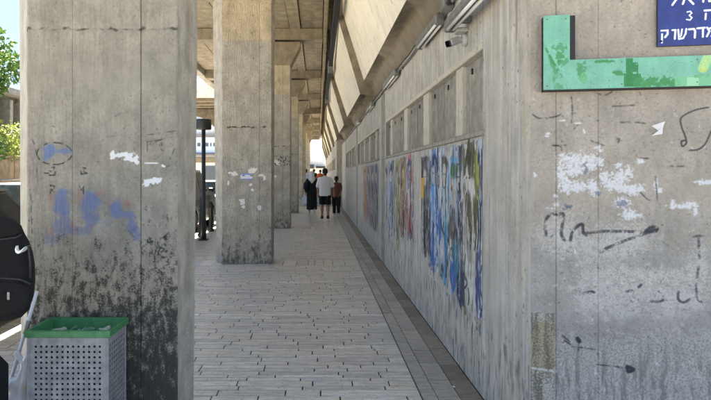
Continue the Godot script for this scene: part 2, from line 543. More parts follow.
# ---------- pillars ----------
func pillar_front_texture(kind: int) -> ImageTexture:
	# 0.86 m wide, 4.7 m tall
	var w := 224 if kind == 0 else 128
	var h := 1224 if kind == 0 else 700
	var ppm := float(w) / 0.86
	var low := Color(0.56, 0.545, 0.50) if kind == 0 else Color(0.64, 0.625, 0.585)
	var c := Canvas.new(w, h, low)
	var coarse := nz(w, h, 0.018, 21 + kind, 5)
	var fine := nz(w, h, 0.14, 31 + kind, 3)
	var streak := nz(w, h, 0.05, 41 + kind, 4, 1.0, 14.0)
	var rag := nz(w, h, 0.06, 51 + kind, 5)
	# unpainted tan concrete above the painted height
	var edge := h - int((3.87 if kind else 4.4) * ppm)
	for y in edge:
		for x in w: c.put(y * w + x, Color(0.70, 0.655, 0.56), 1.0)
	c.grain(coarse, 0.10); c.grain(fine, 0.07); c.grain(streak, 0.05)
	c.spots(0, 0, w, h, Color(0.33, 0.32, 0.29), 0.5, nz(w, h, 0.1, 61 + kind, 4), 197.0, 18.0)
	c.spots(0, 0, w, h, Color(0.72, 0.715, 0.68), 0.25, nz(w, h, 0.09, 66 + kind, 4), 185.0, 30.0)
	# black grime grains, denser towards the foot, partly painted for the dimmer light there
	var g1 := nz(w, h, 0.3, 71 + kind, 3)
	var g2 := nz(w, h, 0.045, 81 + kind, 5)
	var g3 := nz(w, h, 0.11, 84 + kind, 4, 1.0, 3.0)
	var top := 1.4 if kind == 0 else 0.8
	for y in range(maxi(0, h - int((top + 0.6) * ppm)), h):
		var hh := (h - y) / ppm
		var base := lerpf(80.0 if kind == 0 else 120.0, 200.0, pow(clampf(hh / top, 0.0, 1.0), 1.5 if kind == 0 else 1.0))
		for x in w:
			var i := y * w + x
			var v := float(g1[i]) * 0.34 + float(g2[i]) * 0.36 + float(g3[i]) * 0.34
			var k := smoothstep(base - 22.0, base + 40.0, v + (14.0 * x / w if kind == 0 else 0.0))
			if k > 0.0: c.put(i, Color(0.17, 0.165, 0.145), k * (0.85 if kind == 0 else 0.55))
	# chipped pour joint: the shade in its pits painted as a dark line
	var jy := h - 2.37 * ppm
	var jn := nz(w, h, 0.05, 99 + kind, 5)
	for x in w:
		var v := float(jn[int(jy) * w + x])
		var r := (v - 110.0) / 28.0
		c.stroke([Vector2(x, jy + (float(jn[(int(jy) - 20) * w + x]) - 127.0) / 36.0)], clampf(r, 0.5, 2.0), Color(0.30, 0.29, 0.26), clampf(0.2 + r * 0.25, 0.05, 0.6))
	if kind == 0:
		var q := func(x: float, y: float) -> Vector2:  # picture point to sheet
			var v := P(x, y, 3.14)
			return Vector2((v.x + 1.67) * ppm, h - v.y * ppm)
		var blue := Color(0.37, 0.43, 0.62)
		var soft := nz(w, h, 0.045, 91, 5)
		var paint := func(x: float, y: float, rx: float, ry: float, col: Color, k: float, amp: float, sf: float) -> void:
			var p: Vector2 = q.call(x, y)
			c.blob(p.x, p.y, rx / 174.2 * ppm, ry / 174.2 * ppm, col, k, soft, amp, sf)
		for b in [[51, 200, 4, 10, 0.5], [50, 232, 6, 6, 0.35], [70, 226, 4, 6, 0.4], [80, 198, 5, 10, 0.4], [76, 230, 8, 5, 0.5], [99, 195, 5, 4, 0.5], [127, 205, 5, 6, 0.6], [109, 206, 4, 6, 0.3], [92, 226, 6, 4, 0.5]]:
			paint.call(b[0], b[1], b[2], b[3], Color(0.60, 0.36, 0.37), b[4] * 0.8, 1.2, 0.7)
		for b in [[62, 206, 10, 22, 0.85], [60, 228, 13, 10, 0.5], [52, 240, 10, 8, 0.4], [90, 204, 13, 13, 0.85], [91, 218, 9, 12, 0.7], [80, 231, 14, 6, 0.5], [116, 210, 10, 10, 0.85], [128, 216, 7, 6, 0.75], [132, 228, 6, 10, 0.75], [137, 236, 5, 7, 0.7], [108, 224, 8, 6, 0.2]]:
			paint.call(b[0], b[1], b[2], b[3], blue, b[4] * 0.85, 0.9, 0.5)
		paint.call(125, 207, 4, 3, Color(0.62, 0.33, 0.30), 0.45, 1.6, 0.8)
		# the oval with a blue fish
		for b in [[50, 152, 9, 7, 0.75], [64, 152, 10, 3, 0.65], [46, 158, 6, 5, 0.5]]: paint.call(b[0], b[1], b[2], b[3], Color(0.36, 0.45, 0.64), b[4], 0.7, 0.4)
		var ink := Color(0.16, 0.16, 0.17)
		var line := func(pts: Array, rad: float, k: float) -> void:
			var o := []
			for p in pts: o.append(q.call(p[0], p[1]))
			c.stroke(o, rad, ink, k, rag)
		var oval := []
		for a in 25: oval.append([54.0 + 17.5 * cos(TAU * a / 24.0), 154.5 + 11.0 * sin(TAU * a / 24.0)])
		line.call(oval, 0.9, 0.75)
		line.call([[31, 139], [34, 145], [36.5, 157], [36.5, 182]], 0.8, 0.6)
		for s in [[[49, 169], [54, 168], [53, 171], [50, 172], [55, 173], [54, 176], [49, 176]], [[44, 174], [48, 174]], [[80, 168], [85, 169], [83, 171], [80, 171], [87, 174], [81, 175], [80, 168]], [[50, 186], [50, 194]], [[50, 186], [54, 187], [54, 190], [50, 190], [55, 194]], [[79, 187], [81, 191], [83, 188], [83, 194]]]:
			line.call(s, 0.9, 0.85)
		for s in [[[147, 136], [175, 132]], [[147, 136], [147, 152]], [[147, 143], [174, 138]], [[150, 145], [160, 141]], [[160, 150], [163, 152]], [[155, 160], [160, 156]], [[166, 168], [170, 166]], [[172, 155], [174, 150]], [[150, 184], [160, 182]], [[166, 185], [168, 180]], [[52, 127], [54, 128]], [[51, 132], [53, 134]], [[105, 138], [114, 137]], [[30, 190], [32, 240]]]:
			line.call(s, 0.7, 0.6)
		# scribbled tag low right
		for k in 16:
			var x0 := 145.0 + rng.randf() * 22.0; var y0 := 236.0 + rng.randf() * 22.0
			line.call([[x0, y0], [x0 + rng.randf_range(-5, 6), y0 + rng.randf_range(-4, 5)], [x0 + rng.randf_range(-6, 6), y0 + rng.randf_range(-5, 5)]], 0.9, 0.8)
		# torn paper
		var scrap := nz(w, h, 0.12, 95, 4)
		for b in [[112, 156, 3, 4], [120, 156, 8, 2.6], [128, 157, 7, 4], [133, 160, 6, 3], [137, 163, 3, 3], [163, 167, 2.5, 1.5], [152, 182, 8, 3.2], [146, 184, 5, 3], [157, 181, 6, 2.6], [150, 164, 8, 0.7]]:
			var p: Vector2 = q.call(b[0], b[1])
			c.blob(p.x, p.y, b[2] / 174.2 * ppm, b[3] / 174.2 * ppm, Color(0.88, 0.89, 0.90), 0.95, scrap, 1.1, 0.12)
	elif kind == 1:
		var q := func(x: float, y: float) -> Vector2:
			var v := P(x, y, 9.47)
			return Vector2((v.x + 1.67) * ppm, h - v.y * ppm)
		var scrap := nz(w, h, 0.14, 96, 4)
		for b in [[234, 174, 4, 2.4], [230, 173, 2.5, 1.2], [251, 171, 4, 3.0], [254, 170, 3, 2], [261, 175.5, 4, 1.2], [264, 178, 1.4, 2.6], [228, 183, 1, 3], [250, 185, 2, 1.4], [242, 202, 2.5, 3.5], [243, 207, 2, 2], [259, 208, 2, 3], [252, 190, 1.5, 1.5], [240, 200, 1.3, 1]]:
			var p: Vector2 = q.call(b[0], b[1])
			c.blob(p.x, p.y, b[2] / 57.8 * ppm, b[3] / 57.8 * ppm, Color(0.90, 0.90, 0.90), 0.95, scrap, 1.1, 0.12)
		# bill strip with a blue border
		var p0: Vector2 = q.call(240.2, 174.3)
		for y in range(int(p0.y), int(p0.y + 6.2 / 57.8 * ppm)):
			for x in range(int(p0.x), int(p0.x + 12.2 / 57.8 * ppm)):
				var rim: bool = y < p0.y + 2 or y > p0.y + 4.6 / 57.8 * ppm
				c.put(y * w + x, Color(0.50, 0.58, 0.82) if rim else Color(0.86, 0.88, 0.93), 1.0)
		c.stroke([q.call(242, 175.8), q.call(244, 175.6)], 1.0, Color(0.15, 0.17, 0.3), 0.9)
		c.stroke([q.call(250, 175.8), q.call(252, 175.6)], 1.0, Color(0.15, 0.17, 0.3), 0.9)
	elif kind == 2:
		var scrap := nz(w, h, 0.14, 97, 4)
		for b in [[70, 1.92, 16, 10], [78, 1.86, 10, 8], [30, 1.6, 14, 12], [60, 1.5, 10, 6]]:
			c.blob(b[0], h - b[1] * ppm, b[2], b[3], Color(0.87, 0.87, 0.87), 0.95, scrap, 1.1, 0.12)
		c.spots(40, h - 2.1 * ppm, 128, h - 1.8 * ppm, Color(0.12, 0.12, 0.12), 0.8, nz(w, h, 0.12, 98, 3), 150.0, 14.0)
	return tex(c.image())

func pillar_mesh(sd: int, spread: float) -> ArrayMesh:
	var rg := RandomNumberGenerator.new(); rg.seed = sd
	var hw := 0.43
	var top := 4.72
	var ys := [0.0]
	while ys[-1] < top - 0.12: ys.append(ys[-1] + 0.085)
	ys.append(top)
	var pour := 2.37
	var front := st_new()
	var rest := st_new()
	var splay := st_new()
	var uv := func(p: Vector3) -> Vector2: return Vector2((p.x + 0.43) / 0.86, 1.0 - p.y / top)
	var rows := []
	for y in ys:
		var ch := 0.006
		var dep: float = 0.34 + 0.048 * y
		var l := -hw + (rg.randf() * 0.008 if rg.randf() < 0.35 else 0.0)
		var r := hw - (rg.randf() * 0.008 if rg.randf() < 0.35 else 0.0)
		var g := 0.224; var g2 := -0.17
		# front x positions with two formwork grooves, then round the back
		rows.append([Vector3(l - 0.004, y, -ch), Vector3(l + 0.006, y, 0), Vector3(g2 - 0.002, y, 0), Vector3(g2, y, -0.003), Vector3(g2 + 0.002, y, 0), Vector3(g - 0.004, y, 0), Vector3(g - 0.002, y, -0.007), Vector3(g + 0.002, y, -0.007), Vector3(g + 0.004, y, 0.0015), Vector3(r - 0.006, y, 0.0015), Vector3(r + 0.004, y, -ch),
			Vector3(hw, y, -dep * 0.66), Vector3(hw + 0.016, y, -dep), Vector3(-hw - spread * dep, y, -dep)])
	for i in ys.size() - 1:
		var sink := 0.004 if ys[i] <= pour and ys[i + 1] > pour else 0.0
		var a: Array = rows[i]; var b: Array = rows[i + 1]
		for k in a.size():
			var k2 := (k + 1) % a.size()
			var p := [b[k], b[k2], a[k2], a[k]]
			if k <= 9:
				if sink > 0.0:
					# the pour joint: a ragged recessed line across the front
					var y0: float = pour - 0.006; var y1: float = pour + 0.006 + rg.randf() * 0.004
					var lo_l: Vector3 = a[k].lerp(b[k], (y0 - ys[i]) / (ys[i + 1] - ys[i])); var lo_r: Vector3 = a[k2].lerp(b[k2], (y0 - ys[i]) / (ys[i + 1] - ys[i]))
					var hi_l: Vector3 = a[k].lerp(b[k], (y1 - ys[i]) / (ys[i + 1] - ys[i])); var hi_r: Vector3 = a[k2].lerp(b[k2], (y1 - ys[i]) / (ys[i + 1] - ys[i]))
					var s := Vector3(0, 0, -sink)
					for f in [[lo_l, lo_r, a[k2], a[k]], [b[k], b[k2], hi_r, hi_l], [hi_l + s, hi_r + s, lo_r + s, lo_l + s], [hi_l, hi_r, hi_r + s, hi_l + s], [lo_l + s, lo_r + s, lo_r, lo_l]]:
						quad(front, f[0], f[1], f[2], f[3], uv.call(f[0]), uv.call(f[1]), uv.call(f[2]), uv.call(f[3]))
				else:
					quad(front, p[0], p[1], p[2], p[3], uv.call(p[0]), uv.call(p[1]), uv.call(p[2]), uv.call(p[3]))
			elif k == 13:
				quad(splay, p[0], p[1], p[2], p[3])
			else:
				quad(rest, p[0], p[1], p[2], p[3])
	front.generate_normals(); rest.generate_normals(); splay.generate_normals()
	var am := front.commit()
	rest.commit(am)
	splay.commit(am)
	return am

func make_pillars() -> void:
	var fronts := []
	for k in 4:
		var m := mat(Color(0.95, 0.95, 0.95) if k == 0 else Color(1, 1, 1), 0.85)
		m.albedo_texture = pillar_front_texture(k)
		m.heightmap_enabled = true; m.heightmap_scale = 0.5
		m.heightmap_texture = M.bump
		fronts.append(m)
	var side := tri(mat(Color(0.76, 0.745, 0.70), 0.85), M.concrete_tex, 1.4, M.bump, 0.5)
	var labels := ["grey concrete pillar with blue graffiti, an inked oval and torn paper, behind the bin",
		"grey concrete pillar with a small blue bordered bill between white paper scraps",
		"grey concrete pillar with black scribble and white scraps, next after the one with the bill"]
	# capital: a haunch that spreads sideways under the deck beam
	for k in 9:
		var d := 3.14 + BAY * k
		var t := thing("concrete_pillar", labels[k] if k < 3 else "plain grey concrete pillar, %s in the row counting from the litter bin" % ["fourth", "fifth", "sixth", "seventh", "eighth", "ninth"][k - 3], "pillar", Vector3(-1.24, 0, -d), "pillars in a row along the walkway")
		var pm := pillar_mesh(100 + mini(k, 3), 0.64 if k == 0 else 0.47)
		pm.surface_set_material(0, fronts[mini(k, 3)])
		pm.surface_set_material(1, side)
		pm.surface_set_material(2, side)
		part(t, "shaft", pm, null)
		var st := st_new()
		prism(st, PackedVector2Array([Vector2(-0.78, 4.725), Vector2(0.44, 4.725), Vector2(0.72, 5.28), Vector2(0.72, 5.40), Vector2(-1.15, 5.40), Vector2(-1.15, 5.28)]), -0.58, 0.0)
		part(t, "capital", done(st), M.soffit)
		part(t, "bearing_pad", box_mesh(Vector3(0.9, 0.07, 0.3)), M.black, Vector3(-0.1, 5.436, -0.29))

# ---------- deck overhead ----------
func make_deck() -> void:
	var t := thing("overhead_deck", "brown concrete deck with cross beams carried on the pillars above the walkway", "deck", Vector3(0, 0, 0))
	var left := -4.6
	var right := 0.14
	for k in 10:
		var d := 3.14 + BAY * k
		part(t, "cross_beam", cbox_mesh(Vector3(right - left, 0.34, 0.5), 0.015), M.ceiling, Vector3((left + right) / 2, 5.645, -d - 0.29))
	# ceiling slabs between the beams
	var xs := [left, -3.7, -2.7, -1.6, -0.82, -0.5, right]
	var z := 2.4 - BAY / 3.0 * 2.0
	var row := 0
	while z < 62.0:
		for i in xs.size() - 1:
			var narrow: bool = i == 4
			var m: Material = M.ceiling_b if narrow else [M.ceiling, M.ceiling_b][(i + row * 2) % 3 % 2]
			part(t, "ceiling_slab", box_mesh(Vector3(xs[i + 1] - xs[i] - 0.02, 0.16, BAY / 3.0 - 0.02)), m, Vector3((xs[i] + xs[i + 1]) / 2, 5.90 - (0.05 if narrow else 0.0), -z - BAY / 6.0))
		z += BAY / 3.0
		row += 1
	part(t, "added_roof_slab", box_mesh(Vector3(right - left + 2.2, 0.3, 66.2)), M.ceiling_b, Vector3((left + right) / 2 + 1.1, 6.15, -31.3))  # unseen slab, added to close the gap beside the deck and darken it
	part(t, "edge_beam", cbox_mesh(Vector3(0.3, 0.75, 66.2), 0.02), M.concrete, Vector3(left - 0.152, 5.93, -31.3))
	for k in 10:
		var off := 0.02 if k % 2 else 0.0
		part(t, "fascia_strip", cbox_mesh(Vector3(0.09, 0.42, BAY - 0.06), 0.01), M.soffit, Vector3(right + 0.06 + off, 5.72, -3.9 - BAY * (k - 0.5)))
	var tr := thing("cable_tray", "long dark metal cable tray hung between the deck and the slanted panels", "cable tray", Vector3(0.335, 4.5, -11.5))
	part(tr, "tray", box_mesh(Vector3(0.1, 0.12, 23.0)), M.dark_metal)
	for k in 8: part(tr, "hanger", box_mesh(Vector3(0.025, 1.3, 0.04)), M.dark_metal, Vector3(-0.03, 0.68, -10.6 + k * 3.0))
	for zz in [4.2, -3.4, -9.8]:
		part(tr, "junction_box", cbox_mesh(Vector3(0.13, 0.24, 0.6), 0.01), M.grey_metal, Vector3(0.0, -0.02, zz))

# ---------- the long wall ----------
func wall_texture() -> ImageTexture:
	var w := 1024; var h := 512
	var c := Canvas.new(w, h, Color(0.735, 0.725, 0.70))
	c.grain(nz(w, h, 0.02, 201, 5), 0.10)
	c.grain(nz(w, h, 0.09, 202, 4, 1.0, 16.0), 0.10)
	c.grain(nz(w, h, 0.18, 203, 3), 0.06)
	# whitewash worn to vertical streaks
	c.spots(0, 0, w, h, Color(0.82, 0.83, 0.85), 0.55, nz(w, h, 0.07, 204, 4, 1.0, 20.0), 150.0, 45.0)
	c.spots(0, 0, w, h, Color(0.45, 0.44, 0.42), 0.5, nz(w, h, 0.08, 205, 4, 1.0, 14.0), 185.0, 25.0)
	c.spots(0, 0, w, h, Color(0.72, 0.67, 0.55), 0.5, nz(w, h, 0.05, 206, 3, 1.0, 18.0), 190.0, 25.0)
	c.spots(0, 0, w, h, Color(0.30, 0.30, 0.30), 0.6, nz(w, h, 0.12, 207, 4), 205.0, 16.0)
	c.spots(0, 0, w, h, Color(0.90, 0.90, 0.90), 0.6, nz(w, h, 0.13, 208, 4, 1.0, 3.0), 203.0, 16.0)
	# drips and scuffs low on the wall
	c.spots(0, h * 0.86, w, h, Color(0.33, 0.32, 0.30), 0.5, nz(w, h, 0.1, 209, 4, 1.0, 4.0), 150.0, 35.0)
	return tex(c.image())

const TALL := 3.6
func wq(st: SurfaceTool, x: float, d0: float, d1: float, y0: float, y1: float) -> void:
	var u0 := d0 / 6.42; var u1 := d1 / 6.42
	quad(st, Vector3(x, y1, -d1), Vector3(x, y1, -d0), Vector3(x, y0, -d0), Vector3(x, y0, -d1), Vector2(u1, 1 - y1 / TALL), Vector2(u0, 1 - y1 / TALL), Vector2(u0, 1 - y0 / TALL), Vector2(u1, 1 - y0 / TALL))

func window_band(parent: Node3D, x: float, d0: float, first: bool) -> void:
	# boarded lights between pale mullions, recessed in the wall; d0 is the near end
	var n := Node3D.new()
	n.name = "boarded_window"
	parent.add_child(n, true)
	var y0 := 1.84; var y1 := 2.46
	var spans := [[0.02, 0.61, 1], [0.805, 1.94, 2], [2.22, 3.31, 2], [3.56, 4.76, 2], [4.92, 5.37, 1]]
	for s in spans:
		for k in s[2]:
			var wd: float = (s[1] - s[0]) / s[2]
			var c: float = d0 + s[0] + wd * (k + 0.5)
			part(n, "board", cbox_mesh(Vector3(0.02, y1 - y0 - 0.065, wd - 0.018), 0.003), [M.board, M.board_b][rng.randi() % 2], Vector3(x + 0.056 + rng.randf() * 0.006, (y0 + y1) / 2 - 0.018, -c))
			part(n, "keyhole_mark", cbox_mesh(Vector3(0.012, 0.045, 0.022), 0.003), M.black, Vector3(x + 0.044, y1 - 0.125, -c - wd * 0.18))  # black block painted as the dark inside a keyhole slit
	for i in spans.size() - 1:
		var a: float = spans[i][1]; var b: float = spans[i + 1][0]
		part(n, "mullion", cbox_mesh(Vector3(0.06, y1 - y0 - 0.052, b - a), 0.006), M.mullion, Vector3(x + 0.045, (y0 + y1) / 2 - 0.022, -(d0 + (a + b) / 2)))
	part(n, "head_rail", cbox_mesh(Vector3(0.085, 0.05, 5.386), 0.006), M.mullion, Vector3(x + 0.032, y1 - 0.026, -(d0 + 2.695)))
	part(n, "sill", cbox_mesh(Vector3(0.10, 0.04, 5.45), 0.006), M.board, Vector3(x + 0.027, y0 - 0.008, -(d0 + 2.695)))

func make_corridor_wall() -> void:
	var wm := mat(Color(0.97, 0.965, 0.95), 0.8)
	wm.albedo_texture = wall_texture()
	wm.heightmap_enabled = true; wm.heightmap_texture = grey_tex(512, 512, nz(512, 512, 0.09, 220, 4, 1.0, 10.0)); wm.heightmap_scale = 0.6
	M.wall = wm
	var t := thing("corridor_wall", "long whitewashed concrete wall with boarded windows along the walkway", "wall")
	var jut := 26.0
	var st := st_new()
	for run in [[WALL_X, CORNER, jut, [3.78, 10.20, 16.62]], [0.88, jut, FAR, [27.4, 33.8, 40.2, 46.6]]]:
		var x: float = run[0]
		wq(st, x, run[1], run[2], 0.0, 1.84)
		wq(st, x, run[1], run[2], 2.46, TALL)
		var d: float = run[1]
		for w0 in run[3]:
			wq(st, x, d, w0, 1.84, 2.46)
			d = w0 + 5.39
			var xi := x + 0.085
			wq(st, xi, w0, d, 1.84, 2.46)
			# reveals
			quad(st, Vector3(x, 2.46, -d), Vector3(xi, 2.46, -d), Vector3(xi, 1.84, -d), Vector3(x, 1.84, -d))
			quad(st, Vector3(xi, 2.46, -w0), Vector3(x, 2.46, -w0), Vector3(x, 1.84, -w0), Vector3(xi, 1.84, -w0))
			quad(st, Vector3(x, 2.46, -w0), Vector3(xi, 2.46, -w0), Vector3(xi, 2.46, -d), Vector3(x, 2.46, -d))
			quad(st, Vector3(xi, 1.84, -w0), Vector3(x, 1.84, -w0), Vector3(x, 1.84, -d), Vector3(xi, 1.84, -d))
		wq(st, x, d, run[2], 1.84, 2.46)
	quad(st, Vector3(0.88, TALL, -jut), Vector3(WALL_X, TALL, -jut), Vector3(WALL_X, 0, -jut), Vector3(0.88, 0, -jut), Vector2(0.3, 0), Vector2(0.35, 0), Vector2(0.35, 1), Vector2(0.3, 1))
	part(t, "wall_face", done(st), wm)
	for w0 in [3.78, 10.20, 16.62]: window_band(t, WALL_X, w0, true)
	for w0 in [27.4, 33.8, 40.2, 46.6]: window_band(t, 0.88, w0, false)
	# shallow pilaster between the window bays
	for d in [9.55, 15.97, 22.4]:
		part(t, "pilaster", cbox_mesh(Vector3(0.05, 3.05, 0.45), 0.008), M.concrete, Vector3(WALL_X + 0.018, 1.525, -d))
	# building mass behind the wall
	part(t, "core", box_mesh(Vector3(5.0, 6.2, FAR - CORNER - 0.8)), M.concrete, Vector3(WALL_X + 2.62, 3.1, -(CORNER + 0.7 + FAR) / 2))

# ---------- the end wall that faces the street corner ----------
const TURN := 10.0
func ew(px: float, py: float) -> Vector2:  # picture point to metres along and up the end wall
	var r := (px - 318.0) / F
	var cs := cos(deg_to_rad(TURN)); var sn := sin(deg_to_rad(TURN))
	var s := (CORNER * r - WALL_X) / (cs + r * sn)
	var d := CORNER - s * sn
	return Vector2(s, EYE - (py - 175.0) / F * d)

func make_end_wall() -> void:
	var ppm := 256.0
	var w := 440; var h := 832
	var warm := Color(0.64, 0.61, 0.56); var cool := Color(0.61, 0.60, 0.58)
	var c := Canvas.new(w, h, warm)
	var rag := nz(w, h, 0.04, 301, 5)
	var fine := nz(w, h, 0.15, 302, 4)
	var q := func(x: float, y: float) -> Vector2:
		var v := ew(x, y)
		return Vector2(v.x * ppm, h - v.y * ppm)
	var yc: float = q.call(620, 212).y
	for y in range(int(yc - 40), h):
		for x in w:
			var v := (y - yc) / 60.0 + (float(rag[y * w + x]) / 255.0 - 0.5) * 2.0
			if v > 0.0: c.put(y * w + x, cool, clampf(v, 0.0, 1.0) * 0.9)
	c.grain(nz(w, h, 0.015, 303, 5), 0.09); c.grain(fine, 0.05); c.grain(nz(w, h, 0.06, 304, 4, 1.0, 8.0), 0.04)
	# bare, rubbed plaster where the grey paint has come off
	var yl: float = q.call(640, 328).y
	var rubn := nz(w, h, 0.07, 315, 5)
	var grit := nz(w, h, 0.3, 306, 4)
	var drip := nz(w, h, 0.09, 305, 4, 1.0, 9.0)
	var pale := Color(0.735, 0.72, 0.69)
	for b in [[562, 232, 20, 26], [590, 245, 40, 16], [625, 238, 30, 20], [600, 285, 28, 26], [640, 290, 26, 22], [668, 300, 20, 26], [697, 270, 10, 30], [655, 275, 60, 8], [590, 300, 20, 18], [690, 300, 22, 14], [620, 310, 30, 14]]:
		var p: Vector2 = q.call(b[0], b[1])
		c.blob(p.x, p.y, b[2] * 1.38, b[3] * 1.38, pale, 0.5, rubn, 2.4, 0.7)
		c.blob(p.x, p.y, b[2] * 1.2, b[3] * 1.2, Color(0.77, 0.76, 0.74), 0.5, grit, 2.4, 0.6)
	for y in range(int(yl - 30), h):
		for x in w:
			var i := y * w + x
			var v := (y - yl - 8.0 * sin(x * 0.021)) / 8.0 + (float(rubn[i]) / 255.0 - 0.5) * 5.0
			if v > 0.0: c.put(i, Color(0.715, 0.70, 0.675), minf(v * 0.5, 1.0) * 0.7)
	c.rub(yl - 40, h, w, Color(0.47, 0.46, 0.44), 0.75, grit, 150.0, 60.0, 60.0)
	c.rub(yl, h, w, Color(0.40, 0.39, 0.37), 0.6, drip, 160.0, 45.0, 60.0)
	c.rub(yl + 20, h, w, Color(0.80, 0.79, 0.77), 0.5, nz(w, h, 0.16, 317, 4, 1.0, 3.0), 175.0, 35.0, 40.0)
	c.rub(0, h, w, Color(0.52, 0.50, 0.47), 0.4, nz(w, h, 0.22, 318, 4), 165.0, 45.0)
	# corner strip: ochre patch, then bare speckled render
	var e0: Vector2 = q.call(555.5, 314); var e1: Vector2 = q.call(555.5, 369)
	for y in range(int(e0.y), h):
		for x in int(e0.x):
			var i := y * w + x
			if y < e1.y + 5.0 * (float(rag[i]) / 127.0 - 1.0) and y > e0.y + 9.0 * (float(rag[i]) / 127.0 - 1.0) + 9.0: c.put(i, Color(0.62, 0.57, 0.45), 0.75)
			else: c.put(i, Color(0.72, 0.69, 0.62), 0.5)
			var k := smoothstep(95.0, 175.0, float(drip[i]) * 0.5 + float(grit[i]) * 0.55)
			c.put(i, Color(0.30, 0.285, 0.25), k * 0.65)
	c.stroke([Vector2(0, e1.y), Vector2(e0.x, e1.y + 3)], 1.6, Color(0.8, 0.8, 0.78), 0.8, fine)
	c.spots(0, 0, w, h, Color(0.30, 0.29, 0.28), 0.55, nz(w, h, 0.11, 307, 4), 203.0, 16.0)
	c.spots(0, 0, w, h, Color(0.84, 0.84, 0.83), 0.5, nz(w, h, 0.09, 308, 4), 205.0, 16.0)
	c.spots(0, int(q.call(600, 100).y), w, int(q.call(600, 330).y), Color(0.47, 0.455, 0.43), 0.3, nz(w, h, 0.06, 309, 5), 186.0, 30.0)
	# posters torn down to scraps
	var scrap := nz(w, h, 0.13, 311, 5)
	var scrap2 := nz(w, h, 0.2, 312, 5)
	var paper := Color(0.83, 0.835, 0.845)
	for b in [[565, 158, 8, 6], [575, 160, 14, 8], [590, 160, 12, 7], [600, 162, 4, 4], [562, 175, 6, 14], [567, 186, 9, 9], [574, 170, 12, 7], [578, 186, 10, 6], [592, 186, 7, 8], [596, 192, 5, 5], [590, 166, 8, 4], [605, 178, 6, 9], [612, 185, 9, 7], [620, 178, 10, 9], [624, 188, 12, 5], [628, 172, 5, 7], [632, 190, 8, 6], [640, 188, 5, 5], [622, 202, 9, 6], [628, 214, 8, 6], [618, 165, 4, 3], [597, 147, 4, 2], [600, 150, 3, 2], [640, 161, 4, 3], [655.5, 183, 2.4, 6], [658, 190, 4.5, 4], [704, 182, 10, 3], [682, 206, 13, 2.6], [672, 205, 3, 6], [695, 210, 2.4, 6], [690, 204, 8, 3], [563, 120, 4, 1.4], [578, 123, 4, 1.4], [584, 131, 1.4, 3], [547, 133, 3, 1.6], [546, 136, 3, 1.2], [634, 215, 8, 3], [551, 208, 4, 1], [556, 204, 3, 2.5], [535, 175, 2, 3], [555, 196, 2.4, 2], [556, 215, 2, 3], [575, 252, 0.8, 5]]:
		var p: Vector2 = q.call(b[0], b[1])
		c.blob(p.x, p.y, b[2] * 1.15, b[3] * 1.15, Color(0.74, 0.735, 0.73), 0.75, scrap, 2.6, 0.4)
		c.blob(p.x, p.y, b[2] * 1.1, b[3] * 1.1, paper, 0.9, scrap2, 2.8, 0.35)
	for b in [[585, 168, 2.2, 5], [568, 206, 5, 3], [622, 203, 5, 3.5], [598, 193, 3, 2.5], [566, 208, 4, 2]]:
		var p: Vector2 = q.call(b[0], b[1])
		c.blob(p.x, p.y, b[2] * 1.42, b[3] * 1.42, Color(0.34, 0.38, 0.45), 0.6, scrap, 2.4, 0.3)
	# ink: half-erased tags, arrows, wandering lines
	var ink := Color(0.20, 0.20, 0.22)
	var dryn := nz(w, h, 0.07, 313, 3)
	var dry2 := nz(w, h, 0.3, 314, 2)
	for i in dryn.size(): dryn[i] = clampi(int(float(dryn[i]) * 0.5 + float(dry2[i]) * 0.25 + 32.0), 0, 255)
	var line := func(pts: Array, rad: float, k: float, dry: bool) -> void:
		var o := []
		for p in pts: o.append(q.call(p[0], p[1]))
		c.stroke(curve(o), rad, ink, k, dryn if dry else PackedByteArray())
	for s in [[[546, 235], [545, 222], [549, 215], [556, 214], [563, 214], [562, 224], [561, 234], [564, 240]], [[570, 240], [572, 232], [577, 226], [582, 224], [583, 232], [586, 235]], [[585, 233], [600, 231], [620, 231], [640, 231], [655, 229]], [[600, 252], [608, 247], [625, 240], [645, 233], [657, 229]], [[645, 231], [650, 227], [656, 227], [655, 231], [646, 231]], [[552, 214], [558, 213]]]:
		line.call(s, 2.0, 0.5, true)
	for s in [[[582, 293], [590, 291], [594, 292]], [[626, 291], [632, 290]], [[638, 287], [641, 284]], [[650, 301], [659, 301], [664, 299]], [[658, 291], [662, 292]], [[678, 291], [678, 299], [683, 302], [689, 299]], [[698, 266], [696, 285], [697, 298], [702, 302]], [[698, 238], [699, 258]], [[692, 236], [704, 235]]]:
		line.call(s, 1.6, 0.45, true)
	for s in [[[562, 335], [569, 341]], [[564, 340], [570, 344]], [[578, 338], [578, 350]], [[571, 346], [596, 349]], [[597, 364], [630, 368]]]:
		line.call(s, 0.9, 0.75, true)
	line.call([[627, 366], [633, 369], [628, 371], [627, 366]], 2.0, 0.9, false)
	line.call([[577, 338], [579, 341]], 2.6, 0.8, false)
	for s in [[[708, 107], [694, 110], [681, 117], [681, 126], [684, 134], [686, 142], [682, 146], [681, 141], [685, 140]], [[689, 150], [698, 149], [705, 143], [711, 130]]]:
		line.call(s, 0.9, 0.75, false)
	for s in [[[612, 106], [634, 105]], [[620, 122], [636, 122], [645, 123]], [[552, 145], [566, 145]], [[595, 92], [604, 95], [612, 91]], [[532, 114], [540, 118], [556, 116], [562, 112]], [[571, 122], [572, 110], [571, 96]], [[553, 145], [560, 146], [561, 150]], [[640, 158], [648, 158]], [[670, 166], [683, 166]], [[655, 176], [657, 200]], [[640, 192], [646, 198], [650, 200]], [[590, 140], [603, 145]], [[616, 140], [619, 137], [618, 142]]]:
		line.call(s, 0.9, 0.6, true)
	var wm := mat(Color(0.94, 0.94, 0.94), 0.8)
	wm.albedo_texture = tex(c.image())
